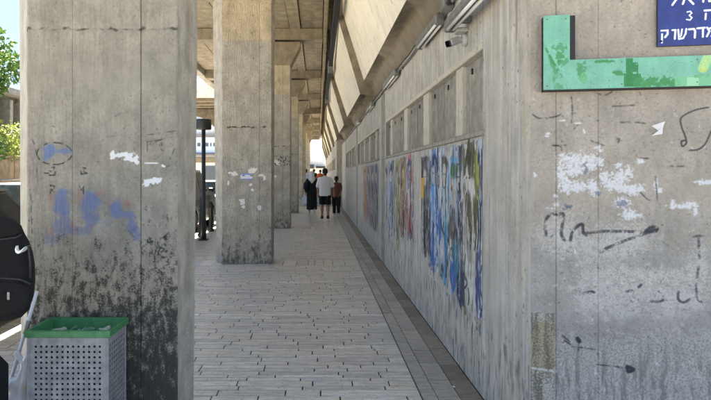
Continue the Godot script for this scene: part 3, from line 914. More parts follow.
	wm.heightmap_enabled = true; wm.heightmap_texture = M.bump; wm.heightmap_scale = 0.45
	var t := thing("end_wall", "stained concrete end wall with torn paper scraps and half erased black tags", "wall", Vector3(WALL_X, 0, -CORNER))
	t.rotation_degrees.y = -TURN
	# three cast strips with shallow recessed joints, chipped at the corner
	var st := st_new()
	var sx: float = ew(555.5, 300).x; var sx2: float = ew(598.0, 300).x
	var top := 3.25; var right := 1.70
	var cut := [0.0, sx, sx + 0.005, sx2, sx2 + 0.003, right]
	for i in cut.size() - 1:
		var z: float = [0.0, -0.003, 0.001, -0.0012, 0.001][i]
		var f := func(x: float, y: float, zz: float) -> void: st.set_uv(Vector2(x / (w / ppm), 1.0 - y / (h / ppm))); st.add_vertex(Vector3(x, y, zz))
		var a: float = cut[i]; var b: float = cut[i + 1]
		for v in [[a, top], [b, top], [b, 0.0], [a, top], [b, 0.0], [a, 0.0]]: f.call(v[0], v[1], z)
		if i > 0:
			var z0: float = [0.0, -0.003, 0.001, -0.0012, 0.001][i - 1]
			for v in [[top, z0], [top, z], [0.0, z], [top, z0], [0.0, z], [0.0, z0]]: f.call(a, v[0], v[1])
	part(t, "plaster_face", done(st), wm)
	part(t, "upper_face", box_mesh(Vector3(6.0, 3.2, 0.2)), M.concrete, Vector3(3.0, top + 1.6, -0.1))
	part(t, "far_face", box_mesh(Vector3(4.3, top - 0.004, 0.2)), M.concrete, Vector3(right + 2.15, top / 2, -0.1))
	var backing := st_new()
	box(backing, Vector3(right / 2 + 0.02, top / 2, -0.09), Vector3(right - 0.06, top - 0.01, 0.14))
	part(t, "wall_core", done(backing), M.concrete)
	# a flap of paper still curling off the wall and two bent tacks of it
	var flap := st_new()
	var a: Vector2 = ew(652, 127); 
	for k in [[ew(651, 126), ew(662, 122), ew(661, 133)], [ew(651, 136), ew(660, 128), ew(662, 134)]]:
		flap.add_vertex(Vector3(k[0].x, k[0].y, 0.006)); flap.add_vertex(Vector3(k[1].x, k[1].y, 0.035)); flap.add_vertex(Vector3(k[2].x, k[2].y, 0.006))
	part(t, "paper_flap", done(flap), mat(Color(0.86, 0.87, 0.88), 0.7))

# ---------- slanted facade over the walkway ----------
func make_facade() -> void:
	var t := thing("overhanging_facade", "cream slanted concrete panels stepping along above the wall", "facade")
	var d := CORNER - 0.3
	var first := true
	while d < FAR - 3.0:
		var d1 := 10.4 if first else d + 6.42
		var nx := 0.80; var ny := 3.08; var fx := 0.895; var fy := 3.32
		if first: fx = 0.872; fy = 3.33; nx = 0.83; ny = 3.15
		var ntop := Vector2(0.40, 4.45); var ftop := Vector2(0.47, 4.62)
		# slanted panel
		var a := Vector3(nx, ny, -d); var b := Vector3(ntop.x, ntop.y, -d); var c := Vector3(ftop.x, ftop.y, -d1); var e := Vector3(fx, fy, -d1)
		var st := st_new()
		quad(st, c, b, a, e)
		quad(st, Vector3(c.x, 6.0, c.z), Vector3(b.x, 6.0, b.z), b, c)
		part(t, "slanted_panel", done(st), M.cream)
		# near cheek of the bay, facing along the walkway
		st = st_new()
		var in_x := WALL_X + 0.1
		var ytop := 6.0
		for v in [a, b, Vector3(in_x, 3.02, -d), b, Vector3(in_x, ytop, -d), Vector3(in_x, 3.02, -d), b, Vector3(b.x, ytop, -d), Vector3(in_x, ytop, -d)]: st.add_vertex(v)
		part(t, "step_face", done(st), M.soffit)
		# soffit in three hollowed trays with a rib between them
		for k in 3:
			var t0 := k / 3.0; var t1 := (k + 1) / 3.0
			st = st_new(false)
			var rows := []
			for j in 7:
				var u := j / 6.0
				var dd := lerpf(lerpf(d, d1, t0), lerpf(d, d1, t1), u)
				var f := (dd - d) / (d1 - d)
				var bow := 0.12 * pow(sin(PI * pow(u, 0.6)), 0.8) if j > 0 and j < 6 else 0.0
				var o := Vector3(lerpf(nx, fx, f), lerpf(ny, fy, f), -dd)
				rows.append([o, Vector3(lerpf(o.x, in_x, 0.35), lerpf(o.y, 3.06, 0.35) + bow, -dd), Vector3(lerpf(o.x, 1.12, 0.7), lerpf(o.y, 3.06, 0.7) + bow, -dd), Vector3(1.115, 3.05, -dd), Vector3(in_x, 3.04, -dd)])
			for j in 6:
				for i in 4: quad(st, rows[j][i], rows[j + 1][i], rows[j + 1][i + 1], rows[j][i + 1])
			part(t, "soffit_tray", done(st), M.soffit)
		d = d1
		first = false

# ---------- murals pasted on the wall ----------
func make_murals() -> void:
	var specs := [
		# [picture x near, x far, top y, bottom y in metres, colours]
		[483, 477, 0.50, 1.80, [Color(0.86, 0.88, 0.90), Color(0.75, 0.82, 0.88), Color(0.20, 0.26, 0.48)]],
		[477, 462, 0.52, 1.79, [Color(0.80, 0.80, 0.76), Color(0.46, 0.43, 0.36), Color(0.42, 0.45, 0.30), Color(0.85, 0.86, 0.86)]],
		[462, 456, 0.58, 1.78, [Color(0.16, 0.20, 0.30), Color(0.30, 0.42, 0.56), Color(0.75, 0.76, 0.76)]],
		[456, 450, 0.60, 1.79, [Color(0.78, 0.77, 0.76), Color(0.55, 0.70, 0.84), Color(0.70, 0.62, 0.60)]],
		[450, 441, 0.62, 1.80, [Color(0.36, 0.62, 0.84), Color(0.75, 0.78, 0.78), Color(0.40, 0.38, 0.34), Color(0.25, 0.55, 0.66)]],
		[441, 438, 0.66, 1.76, [Color(0.82, 0.83, 0.84), Color(0.60, 0.66, 0.74)]],
		[438, 430, 0.66, 1.80, [Color(0.24, 0.42, 0.72), Color(0.42, 0.62, 0.85), Color(0.20, 0.30, 0.55), Color(0.80, 0.85, 0.9)]],
		[430, 422, 0.72, 1.74, [Color(0.20, 0.21, 0.24), Color(0.35, 0.36, 0.38), Color(0.60, 0.62, 0.64)]],
		[413, 407, 0.78, 1.80, [Color(0.74, 0.28, 0.26), Color(0.86, 0.86, 0.86), Color(0.30, 0.42, 0.68), Color(0.20, 0.20, 0.22)]],
		[406, 401, 0.80, 1.78, [Color(0.50, 0.22, 0.24), Color(0.70, 0.62, 0.44), Color(0.30, 0.28, 0.28)]],
		[400, 395, 0.55, 1.76, [Color(0.78, 0.76, 0.70), Color(0.50, 0.50, 0.32), Color(0.72, 0.70, 0.52), Color(0.32, 0.32, 0.28)]],
		[394, 389, 0.66, 1.77, [Color(0.80, 0.82, 0.84), Color(0.45, 0.55, 0.68), Color(0.30, 0.34, 0.40)]],
		[389, 383, 0.72, 1.72, [Color(0.82, 0.82, 0.83), Color(0.68, 0.74, 0.80), Color(0.55, 0.50, 0.50)]],
	]
	mural("painted_mural", "colourful torn paste up mural of streaked blue and green figures below the windows", specs, 3.79, 9.25, 501)
	var faded := [
		[378.5, 375, 0.50, 1.76, [Color(0.36, 0.34, 0.40), Color(0.46, 0.42, 0.48), Color(0.66, 0.60, 0.62)]],
		[374.5, 371, 0.50, 1.76, [Color(0.42, 0.36, 0.40), Color(0.38, 0.36, 0.42), Color(0.66, 0.60, 0.62)]],
		[370.5, 367.5, 0.55, 1.74, [Color(0.62, 0.46, 0.46), Color(0.44, 0.42, 0.48), Color(0.72, 0.68, 0.68)]],
		[367.2, 363.5, 0.52, 1.78, [Color(0.68, 0.36, 0.32), Color(0.74, 0.62, 0.58), Color(0.80, 0.70, 0.40)]],
	]
	mural("faded_mural", "faded pink and violet torn paste up beyond the wall pilaster", faded, 10.0, 14.2, 601)
	var yt := thing("yellow_notice", "small yellow paper strip on the wall beside the charcoal mural figure", "notice", Vector3(WALL_X - 0.006, 0, 0))
	var d0 := WALL_X * F / (424.3 - 318.0); var d1 := WALL_X * F / (421.8 - 318.0)
	part(yt, "sheet", box_mesh(Vector3(0.002, 0.22, d1 - d0)), mat(Color(0.80, 0.64, 0.25), 0.7), Vector3(0, 1.40, -(d0 + d1) / 2))

func stroke_in(c: Canvas, pts: Array, rad: float, col: Color) -> void:  # a brush stroke that stays on the pasted paper
	for s in pts.size() - 1:
		var p: Vector2 = pts[s]; var q: Vector2 = pts[s + 1]
		for y in range(maxi(0, int(minf(p.y, q.y) - rad)), mini(c.h, int(maxf(p.y, q.y) + rad) + 1)):
			for x in range(maxi(0, int(minf(p.x, q.x) - rad)), mini(c.w, int(maxf(p.x, q.x) + rad) + 1)):
				var i := y * c.w + x
				if c.al[i] < 0.5: continue
				var v := Vector2(x, y)
				var kk := clampf(rad - v.distance_to(Geometry2D.get_closest_point_to_segment(v, p, q)) + 0.5, 0.0, 1.0)
				if kk > 0.0: c.put(i, col, kk * 0.85)

func mural(called: String, label: String, specs: Array, d0: float, d1: float, sd: int) -> void:
	var lo := 0.42; var hi := 1.82
	var px := 120.0; var py := 200.0
	var w := int((d1 - d0) * px); var h := int((hi - lo) * py)
	var c := Canvas.new(w, h, Color(0.7, 0.7, 0.7), 0.0)
	var pick := nz(w, h, 0.03, sd, 3, 1.0, 7.0)
	var pick2 := nz(w, h, 0.09, sd + 1, 3, 1.0, 7.0)
	var tear := nz(w, h, 0.05, sd + 2, 4, 1.0, 8.0)
	var edge := nz(w, h, 0.09, sd + 3, 4, 1.0, 2.0)
	var blot := nz(w, h, 0.11, sd + 5, 5, 1.0, 4.0)
	var wash := nz(w, h, 0.06, sd + 4, 3, 1.0, 8.0)
	var rgm := RandomNumberGenerator.new(); rgm.seed = sd
	var strokes := []
	var figs := []
	var ragged := 1.0 if sd == 501 else 1.6
	for s in specs:
		var a: float = (WALL_X * F / (s[0] - 318.0) - d0) * px
		var b: float = (WALL_X * F / (s[1] - 318.0) - d0) * px
		var cols: Array = s[4]
		# pale ground coat
		for y in h:
			var m := hi - y / py
			for x in range(clampi(int(a - 4), 0, w), clampi(int(b + 4), 0, w)):
				var i := y * w + x
				var e := (float(edge[i]) / 255.0 - 0.5)
				var inx := minf(x - a, b - x) + 3.0 + e * 7.0
				var iny := minf((m - s[2]) - (e + (float(tear[i]) / 255.0 - 0.55) * ragged) * 0.35, (s[3] - m) + e * 0.04)
				if inx < 0.0 or iny < 0.0: continue
				if float(tear[i]) > (226.0 if s[1] > 425 else 196.0) + 40.0 * e: continue
				var v := clampf((float(pick[i]) * 0.7 + float(pick2[i]) * 0.3 - 65.0) / 125.0, 0.0, 0.999) * cols.size()
				var c0: Color = cols[int(v)]
				c.put(i, c0.lerp(Color(0.80, 0.81, 0.82), clampf((float(wash[i]) - 125.0) / 70.0, 0.05, 0.7)), 1.0)
		# one tall figure to a strip: robe, chest, pale face with hair, then brush lines over it
		var cx: float = (a + b) / 2.0 + rgm.randf_range(-2, 2); var wd: float = b - a
		var yt: float = (hi - s[3]) * py; var tallf: float = (s[3] - s[2]) * py
		figs.append([cx, yt + tallf * 0.68, wd * 0.46, tallf * 0.36, cols[0], 0.9])
		figs.append([cx + wd * rgm.randf_range(-0.2, 0.2), yt + tallf * 0.45, wd * 0.4, tallf * 0.2, cols[1], 0.9])
		figs.append([cx - wd * rgm.randf_range(0.1, 0.25), yt + tallf * 0.72, wd * 0.16, tallf * 0.26, cols[cols.size() - 1], 0.85])
		figs.append([cx + wd * 0.28, yt + tallf * 0.62, wd * 0.12, tallf * 0.3, Color(0.84, 0.84, 0.83), 0.8])
		figs.append([cx, yt + tallf * 0.15, wd * 0.34, tallf * 0.11, cols[2 % cols.size()].darkened(0.35), 0.9])
		figs.append([cx + wd * 0.05, yt + tallf * 0.22, wd * 0.24, tallf * 0.10, Color(0.80, 0.77, 0.73), 0.95])
		var ringp := []
		for j in 12: ringp.append(Vector2(cx + wd * 0.05 + cos(j * 0.55) * wd * 0.25, yt + tallf * (0.22 + 0.1 * sin(j * 0.55))))
		strokes.append([ringp, 0.9, Color(0.14, 0.14, 0.16)])
		for e in [-0.06, 0.14]: strokes.append([[Vector2(cx + wd * e, yt + tallf * 0.21), Vector2(cx + wd * (e + 0.05), yt + tallf * 0.213)], 1.2, Color(0.12, 0.12, 0.14)])
		var area: float = (b - a) / px * (s[3] - s[2])
		for n in int(area * 55.0) + 6:
			var p := Vector2(rgm.randf_range(a + 2, b - 2), (hi - rgm.randf_range(s[2] + 0.08, s[3] - 0.25)) * py)
			var col: Color = cols[rgm.randi() % cols.size()]
			if rgm.randf() < 0.3: col = Color(0.13, 0.13, 0.15)
			elif rgm.randf() < 0.2: col = Color(0.87, 0.87, 0.86)
			var pts := []
			var ln := rgm.randf_range(14.0, 70.0)
			var bend := rgm.randf_range(-8.0, 8.0)
			for j in 6:
				var u := j / 5.0
				pts.append(p + Vector2(bend * sin(u * PI), (u - 0.5) * ln))
			strokes.append([pts, rgm.randf_range(0.6, 2.2), col])
	var mask := c.al.duplicate()
	for f in figs: c.blob(f[0], f[1], f[2], f[3], f[4], f[5], blot, 0.9, 0.2)
	c.al = mask
	for sk in strokes:
		stroke_in(c, sk[0], sk[1], sk[2])
	if sd == 501:
		var q := func(x: float, y: float) -> Vector2:
			var d := WALL_X * F / (x - 318.0)
			return Vector2((d - d0) * px, (hi - (EYE - (y - 175.0) / F * d)) * py)
		var oval := func(x: float, y: float, rx: float, ry: float, col: Color, k: float, amp: float) -> void:
			var p: Vector2 = q.call(x, y)
			var d := WALL_X * F / (x - 318.0)
			var p2: Vector2 = q.call(x - rx, y)
			c.blob(p.x, p.y, absf(p2.x - p.x), ry / F * d * py, col, k * 0.9, blot, amp * 1.2 + 0.3, 0.3)
		# the two larger painted heads: dark green hair over a pale face; a green cap over a grey face
		oval.call(472, 160, 5, 24, Color(0.24, 0.25, 0.16), 0.9, 0.9)
		oval.call(477, 176, 3.5, 30, Color(0.50, 0.55, 0.26), 0.8, 0.9)
		oval.call(478, 170, 1.5, 20, Color(0.74, 0.72, 0.35), 0.8, 1.1)
		oval.call(472, 190, 4, 14, Color(0.88, 0.88, 0.87), 0.95, 0.5)
		oval.call(476, 215, 3, 16, Color(0.36, 0.32, 0.22), 0.85, 1.0)
		oval.call(469, 205, 2, 22, Color(0.28, 0.26, 0.22), 0.8, 1.0)
		oval.call(478, 285, 2.6, 32, Color(0.14, 0.19, 0.40), 0.9, 0.6)
		oval.call(463, 285, 2.4, 26, Color(0.16, 0.20, 0.38), 0.85, 0.7)
		oval.call(473, 265, 3, 26, Color(0.80, 0.79, 0.76), 0.8, 0.9)
		oval.call(454, 170, 4, 10, Color(0.26, 0.45, 0.34), 0.95, 0.5)
		oval.call(454, 160, 4.5, 5, Color(0.40, 0.66, 0.86), 0.9, 0.8)
		oval.call(454, 195, 4, 18, Color(0.74, 0.74, 0.72), 0.9, 0.6)
		oval.call(452, 188, 1, 4, Color(0.25, 0.25, 0.26), 0.8, 0.6)
		oval.call(453, 226, 4, 16, Color(0.32, 0.30, 0.26), 0.85, 0.9)
		oval.call(456, 262, 3.4, 24, Color(0.24, 0.56, 0.68), 0.9, 0.6)
		oval.call(453, 276, 3, 18, Color(0.18, 0.36, 0.66), 0.9, 0.6)
		oval.call(443, 250, 2.4, 16, Color(0.82, 0.82, 0.82), 0.9, 0.6)
		oval.call(440, 225, 2, 20, Color(0.20, 0.40, 0.74), 0.85, 0.9)
		oval.call(404, 172, 1.6, 12, Color(0.78, 0.68, 0.40), 0.7, 1.2)
		oval.call(398, 210, 1.8, 26, Color(0.72, 0.70, 0.48), 0.6, 1.4)
		oval.call(399, 180, 1.6, 5, Color(0.40, 0.38, 0.30), 0.8, 0.6)
	c.al = mask
	for ly in [[nz(w, h, 0.07, sd + 10, 4, 1.0, 9.0), Color(0.16, 0.16, 0.18), 178.0], [nz(w, h, 0.07, sd + 11, 3, 1.0, 9.0), Color(0.86, 0.86, 0.86), 170.0]]:
		for i in w * h:
			if c.al[i] > 0.5: c.put(i, ly[1], clampf((float(ly[0][i]) - ly[2]) / 14.0, 0.0, 1.0) * 0.35)
	c.grain(nz(w, h, 0.16, sd + 9, 3, 1.0, 3.0), 0.1)
	var m := mat(Color(0.93, 0.93, 0.93), 0.75)
	m.albedo_texture = tex(c.image(true))
	m.transparency = BaseMaterial3D.TRANSPARENCY_ALPHA_SCISSOR
	m.alpha_scissor_threshold = 0.5
	var t := thing(called, label, "mural", Vector3(WALL_X - 0.003, 0, 0))
	var st := st_new()
	quad(st, Vector3(0, hi, -d1), Vector3(0, hi, -d0), Vector3(0, lo, -d0), Vector3(0, lo, -d1), Vector2(1, 0), Vector2(0, 0), Vector2(0, 1), Vector2(1, 1))
	part(t, "pasted_sheet", done(st), m)

# ---------- signs on the end wall ----------
func sign_node(called: String, label: String) -> Node3D:
	var t := thing(called, label, "sign", Vector3(WALL_X, 0, -CORNER))
	t.rotation_degrees.y = -TURN
	return t

func make_signs() -> void:
	# green framed board: an upright and a long foot, printed front over a black box
	var t := sign_node("green_sign_frame", "L shaped green printed sign frame with black sides on the end wall")
	var a := ew(541, 91.5); var b := ew(567, 18.5); var c := ew(711, 86.5)
	var y0: float = a.y; var y1: float = ew(541, 18.8).y; var yb: float = ew(567, 62).y
	var x0: float = a.x; var xu: float = b.x; var x1 := 1.62
	var zf := 0.055
	var s := 400.0
	var w := int((x1 - x0) * s); var h := int((y1 - y0) * s)
	var cv := Canvas.new(w, h, Color(0.43, 0.66, 0.565))
	var rag := nz(w, h, 0.05, 701, 5)
	var rag2 := nz(w, h, 0.1, 702, 5)
	cv.grain(nz(w, h, 0.02, 703, 4), 0.07); cv.grain(nz(w, h, 0.08, 704, 4, 1.0, 6.0), 0.04)
	var q := func(x: float, y: float) -> Vector2:
		var v := ew(x, y)
		return Vector2((v.x - x0) * s, (y1 - v.y) * s)
	var k := s / 187.0
	var bl := func(x: float, y: float, rx: float, ry: float, col: Color, al: float, amp: float) -> void:
		var p: Vector2 = q.call(x, y)
		cv.blob(p.x, p.y, rx * k, ry * k, col, al, rag2, amp, 0.12)
	var gd := Color(0.20, 0.50, 0.26); var gl := Color(0.36, 0.62, 0.42)
	for i in 9:
		var pts := []
		for j in 8:
			var u := j / 7.0
			pts.append(q.call(540.5 + i * 0.9 + u * (12 + i * 1.3), 46.0 + i * 2.2 + u * u * 38.0 + u * 8.0))
		cv.stroke(pts, 1.3, gd, 0.6, rag)
	bl.call(557, 50, 7, 3, gd, 0.6, 1.6); bl.call(557, 58, 4, 6, gd, 0.8, 1.4); bl.call(560, 64, 5, 4, gd, 0.6, 1.5)
	cv.stroke([q.call(551, 47), q.call(557, 45.5), q.call(563, 47)], 1.4, gd, 0.7, rag)
	bl.call(578, 72, 4, 9, gd, 0.7, 1.6); bl.call(580, 80, 4, 5, gl, 0.7, 1.5)
	bl.call(600, 63, 9, 1.6, gd, 0.9, 1.0)
	# tower and thicket
	for r in [[622.5, 61, 629, 88], [629, 65, 633.5, 74], [620, 76, 637, 88], [632.5, 66, 634, 80]]:
		var p0: Vector2 = q.call(r[0], r[1]); var p1: Vector2 = q.call(r[2], r[3])
		for y in range(clampi(int(p0.y), 0, h), clampi(int(p1.y), 0, h)):
			for x in range(int(p0.x), int(p1.x)):
				if float(rag2[y * w + x]) < 200.0: cv.put(y * w + x, Color(0.13, 0.45, 0.22), 0.95)
	bl.call(613, 74, 5, 2, gd, 0.9, 0.5); bl.call(618, 76, 7, 1, gd, 0.9, 0.3)
	for x in 12: bl.call(632 + x * 3.4, 84 - 2.0 * sin(x * 1.7), 4, 4.5, gd, 0.75, 1.4)
	for r in [[670, 78.5, 711, 88], [682, 79.5, 694, 88]]:
		var p0: Vector2 = q.call(r[0], r[1]); var p1: Vector2 = q.call(r[2], r[3])
		for y in range(clampi(int(p0.y), 0, h), h):
			for x in range(int(p0.x), mini(w, int(p1.x))): cv.put(y * w + x, Color(0.42, 0.68, 0.50) if r[0] < 680 else Color(0.58, 0.78, 0.62), 0.8)
	cv.stroke([q.call(690, 78), q.call(702, 77), q.call(712, 74)], 3.0, gl, 0.9, rag)
	cv.stroke([q.call(697, 70), q.call(701, 61), q.call(706, 56)], 9.0, Color(0.60, 0.76, 0.50), 1.0)
	cv.stroke([q.call(697, 71), q.call(700, 63)], 3.0, Color(0.72, 0.80, 0.46), 0.7, rag)
	cv.stroke([q.call(694, 71), q.call(698, 73.5), q.call(702, 70)], 1.2, Color(0.66, 0.72, 0.32), 0.9)
	cv.spots(0, 0, w, h, Color(0.62, 0.68, 0.62), 0.5, nz(w, h, 0.14, 705, 4), 200.0, 16.0)
	cv.spots(0, 0, w, h, Color(0.20, 0.26, 0.22), 0.5, nz(w, h, 0.17, 706, 4), 205.0, 14.0)
	var gm := mat(Color(1, 1, 1), 0.35)
	gm.albedo_texture = tex(cv.image())
	var st := st_new()
	for r in [[x0, y0, xu, y1], [xu, y0, x1, yb]]:
		var uv := func(x: float, y: float) -> Vector2: return Vector2((x - x0) / (x1 - x0), (y1 - y) / (y1 - y0))
		quad(st, Vector3(r[0], r[3], zf), Vector3(r[2], r[3], zf), Vector3(r[2], r[1], zf), Vector3(r[0], r[1], zf), uv.call(r[0], r[3]), uv.call(r[2], r[3]), uv.call(r[2], r[1]), uv.call(r[0], r[1]))
	part(t, "printed_front", done(st), gm)
	st = st_new()
	prism(st, PackedVector2Array([Vector2(x0 + 0.002, y0 - 0.006), Vector2(x1, y0 - 0.006), Vector2(x1, yb - 0.003), Vector2(xu + 0.027, yb - 0.003), Vector2(xu + 0.027, y1 - 0.004), Vector2(x0 + 0.002, y1 - 0.004)]), 0.004, zf - 0.003)
	part(t, "black_box_frame", done(st), mat(Color(0.08, 0.085, 0.085), 0.6))
	for sp in [[x0 + 0.02, y1 - 0.02], [xu - 0.02, y1 - 0.02], [x0 + 0.02, y0 + 0.02], [xu + 0.25, y0 + 0.02], [xu + 0.6, y0 + 0.02], [xu + 0.25, yb - 0.02], [xu + 0.6, yb - 0.02]]:
		part(t, "rivet", cbox_mesh(Vector3(0.007, 0.007, 0.004), 0.0015), M.grey_metal, Vector3(sp[0], sp[1], zf + 0.001))
	# blue street sign
	t = sign_node("blue_street_sign", "dark blue enamel sign with white Hebrew lettering and a number three")
	var p0 := ew(656.5, 47); var bx1: float = ew(748, 40).x; var by1: float = p0.y + 0.47
	s = 640.0
	w = int((bx1 - p0.x) * s); h = int((by1 - p0.y) * s)
	cv = Canvas.new(w, h, Color(0.165, 0.21, 0.46))
	cv.grain(nz(w, h, 0.02, 711, 4), 0.12); cv.grain(nz(w, h, 0.2, 712, 2), 0.05)
	cv.spots(0, 0, w, h, Color(0.13, 0.18, 0.42), 0.5, nz(w, h, 0.03, 713, 4), 170.0, 30.0)
	var q2 := func(x: float, y: float) -> Vector2:
		var v := ew(x, y)
		return Vector2((v.x - p0.x) * s, (by1 - v.y) * s)
	var white := Color(0.90, 0.91, 0.92)
	# letters as strokes: heavy bars with thin stems, in picture points
	var letters := [
		[[[659.8, 31.2], [666.2, 30.8]], 0.8], [[[666, 31], [666.0, 34.5], [663.6, 37.6]], 0.9], [[[660.6, 34.5], [660.4, 43]], 0.8],
		[[[670.8, 30.6], [674, 30.4]], 0.8], [[[673.8, 30.4], [673.2, 39.2]], 0.85],
		[[[676.6, 30.2], [677.4, 39.4], [681.4, 38.6], [683.8, 34.5], [684.6, 29.4]], 0.8], [[[680.4, 29.8], [679.4, 35.8], [677.4, 38.6]], 0.75],
		[[[687.2, 29.8], [692.2, 29.4], [693.4, 31.6], [693.0, 38.0]], 0.9],
		[[[695.6, 28.8], [702.8, 28.2]], 0.9], [[[701.2, 28.6], [701.0, 37.2]], 0.85],
		[[[705.2, 28.0], [707.6, 31.6], [705.0, 36.8]], 0.85], [[[706.4, 29.4], [711, 27.8], [713.8, 30.2], [713.6, 36.0], [709.6, 36.4]], 0.85],
		[[[685.6, 12.6], [688.6, 12.0], [690.0, 13.6], [687.6, 16.0], [690.2, 18.2], [688.2, 20.6], [684.9, 20.0]], 0.6],
		[[[702.8, 11.2], [711.4, 10.6], [712.0, 19.4]], 0.9], [[[704.0, 14.2], [703.6, 19.8]], 0.8],
		[[[671.6, -12], [672.2, -6.4], [676.6, -6.8], [676.0, -1.6], [670.8, 5.6]], 0.9],
		[[[680.4, -7], [691.6, 4.6]], 0.95], [[[691.4, -7], [689.2, -2.2]], 0.9], [[[683.6, -2.6], [681.2, 4.6]], 0.9],
		[[[695.6, -7.4], [700.6, -7.6], [702.0, -5.4], [701.4, 2.4]], 0.9],
		[[[706, -8], [707.4, 2.0], [713.0, 0.8], [716.0, -8.6]], 0.85], [[[711.2, -8.2], [710, -2.4], [707.4, 1.4]], 0.8],
		[[[719.8, -8.8], [723.0, -9.0], [722.4, -3.4]], 0.85]]
	for l in letters:
		var pts := []
		for p in l[0]: pts.append(q2.call(p[0], p[1]))
		cv.stroke(pts, l[1] * 3.6, white, 1.0)
	cv.spots(0, 0, w, h, Color(0.17, 0.22, 0.46), 0.7, nz(w, h, 0.09, 714, 4), 206.0, 12.0)
	var bm := mat(Color(1, 1, 1), 0.3)
	bm.albedo_texture = tex(cv.image())
	st = st_new()
	quad(st, Vector3(p0.x, by1, 0.016), Vector3(bx1, by1, 0.016), Vector3(bx1, p0.y, 0.016), Vector3(p0.x, p0.y, 0.016), Vector2(0, 0), Vector2(1, 0), Vector2(1, 1), Vector2(0, 1))
	part(t, "enamel_face", done(st), bm)
	part(t, "plate", box_mesh(Vector3(bx1 - p0.x + 0.004, by1 - p0.y + 0.004, 0.01)), M.dark_metal, Vector3((p0.x + bx1) / 2, (p0.y + by1) / 2, 0.0095))
	for sp in [Vector2(0.015, 0.025), Vector2(0.015, by1 - p0.y - 0.025)]:
		part(t, "screw", cbox_mesh(Vector3(0.01, 0.01, 0.006), 0.002), M.black, Vector3(p0.x + sp.x, p0.y + sp.y, 0.018))

# ---------- lights, conduit and camera on the long wall ----------
func make_wall_fittings() -> void:
	var cd := thing("conduit", "thin grey conduit run along the top of the wall under the soffit", "conduit", Vector3(WALL_X - 0.03, 2.97, 0))
	var st := st_new(false)
	var pts := []
	for i in 40: pts.append(Vector3(rng.randf_range(-0.006, 0.006), rng.randf_range(-0.008, 0.008), -4.4 - i * 0.55))
	tube(st, pts, [0.014], 6)
	part(cd, "pipe", done(st), M.grey_metal)
	st = st_new(false)
	for i in 40: pts[i] += Vector3(-0.01, 0.035 + rng.randf_range(-0.006, 0.006), 0)
	tube(st, pts, [0.008], 5)
	part(cd, "cable", done(st), M.dark_metal)
	for i in 9: part(cd, "clip", cbox_mesh(Vector3(0.02, 0.07, 0.025), 0.003), M.grey_metal, Vector3(0.018, 0.015, -5.0 - i * 2.3))
	var specs := [["grey tube light fitting on a bracket beside the security camera", 3.30, 4.22, 2.70, 0.13],
		["grey tube light fitting under the slanted soffit above the first boards", 4.80, 5.80, 2.93, 0.07],
		["small grey tube light fitting further along the soffit, third on the wall", 7.5, 8.8, 2.97, 0.06],
		["small grey tube light fitting by the wall pilaster, fourth on the wall", 10.8, 12.0, 2.97, 0.06],
		["small grey tube light fitting past the wall pilaster, fifth on the wall", 14.2, 15.4, 2.97, 0.06]]
	for s in specs:
		var t := thing("tube_light", s[0], "light fitting", Vector3(WALL_X - s[4], s[3], -(s[1] + s[2]) / 2), "tube light fittings along the wall")
		var ln: float = s[2] - s[1]
		part(t, "housing", cbox_mesh(Vector3(0.075, 0.07, ln), 0.012), M.grey_metal)
		for o in [-0.022, 0.022]:
			st = st_new(false)
			tube(st, [Vector3(o, -0.052, -ln / 2 + 0.06), Vector3(o, -0.052, ln / 2 - 0.06)], [0.013], 10)
			part(t, "tube", done(st), mat(Color(0.92, 0.92, 0.9), 0.25))
		for e in [-1, 1]: part(t, "end_cap", cbox_mesh(Vector3(0.08, 0.095, 0.05), 0.01), M.grey_metal, Vector3(0, -0.018, e * (ln / 2 - 0.025)))
		part(t, "wall_bracket", cbox_mesh(Vector3(s[4], 0.05, 0.06), 0.006), M.grey_metal, Vector3(s[4] / 2, 0.0, -ln / 2 + 0.14))
		part(t, "wall_bracket", cbox_mesh(Vector3(s[4], 0.05, 0.06), 0.006), M.grey_metal, Vector3(s[4] / 2, 0.0, ln / 2 - 0.14))
	var jb := thing("junction_box", "small grey electrical box on the wall at the near end of a tube light", "junction box", Vector3(WALL_X - 0.05, 3.0, -4.63))
	part(jb, "cover", cbox_mesh(Vector3(0.1, 0.13, 0.16), 0.012), M.grey_metal)
	part(jb, "gland", cbox_mesh(Vector3(0.05, 0.04, 0.05), 0.01), M.dark_metal, Vector3(0, -0.03, 0.1))
	# security camera
	var c := P(471, 40, 4.2)
	var t := thing("security_camera", "white bullet security camera with a black front mounted below a tube light", "camera", Vector3(WALL_X, c.y, c.z))
	st = st_new(false)
	tube(st, [Vector3(0, 0, 0), Vector3(-0.035, 0, 0)], [0.05, 0.045], 16)
	part(t, "mount", done(st), M.white_paint)
	st = st_new(false)
	tube(st, [Vector3(-0.03, 0, 0), Vector3(-0.07, -0.005, 0.01)], [0.022, 0.022], 10)
	part(t, "arm", done(st), M.white_paint)
	var bd := Basis.looking_at(Vector3(-0.62, -0.32, 0.45).normalized())
	st = st_new()
	cbox(st, Vector3(-0.09, -0.012, 0.02) + bd * Vector3(0, 0, -0.02), Vector3(0.058, 0.056, 0.13), 0.014, bd)
	var body := part(t, "body", done(st), M.white_paint)
	st = st_new()
	cbox(st, Vector3(-0.09, -0.012, 0.02) + bd * Vector3(0, 0, -0.089), Vector3(0.05, 0.048, 0.016), 0.006, bd)
	part(body, "lens_window", done(st), mat(Color(0.03, 0.03, 0.035), 0.1))
	part(t, "top_box", cbox_mesh(Vector3(0.09, 0.03, 0.12), 0.006), M.white_paint, Vector3(-0.045, 0.066, 0.01))

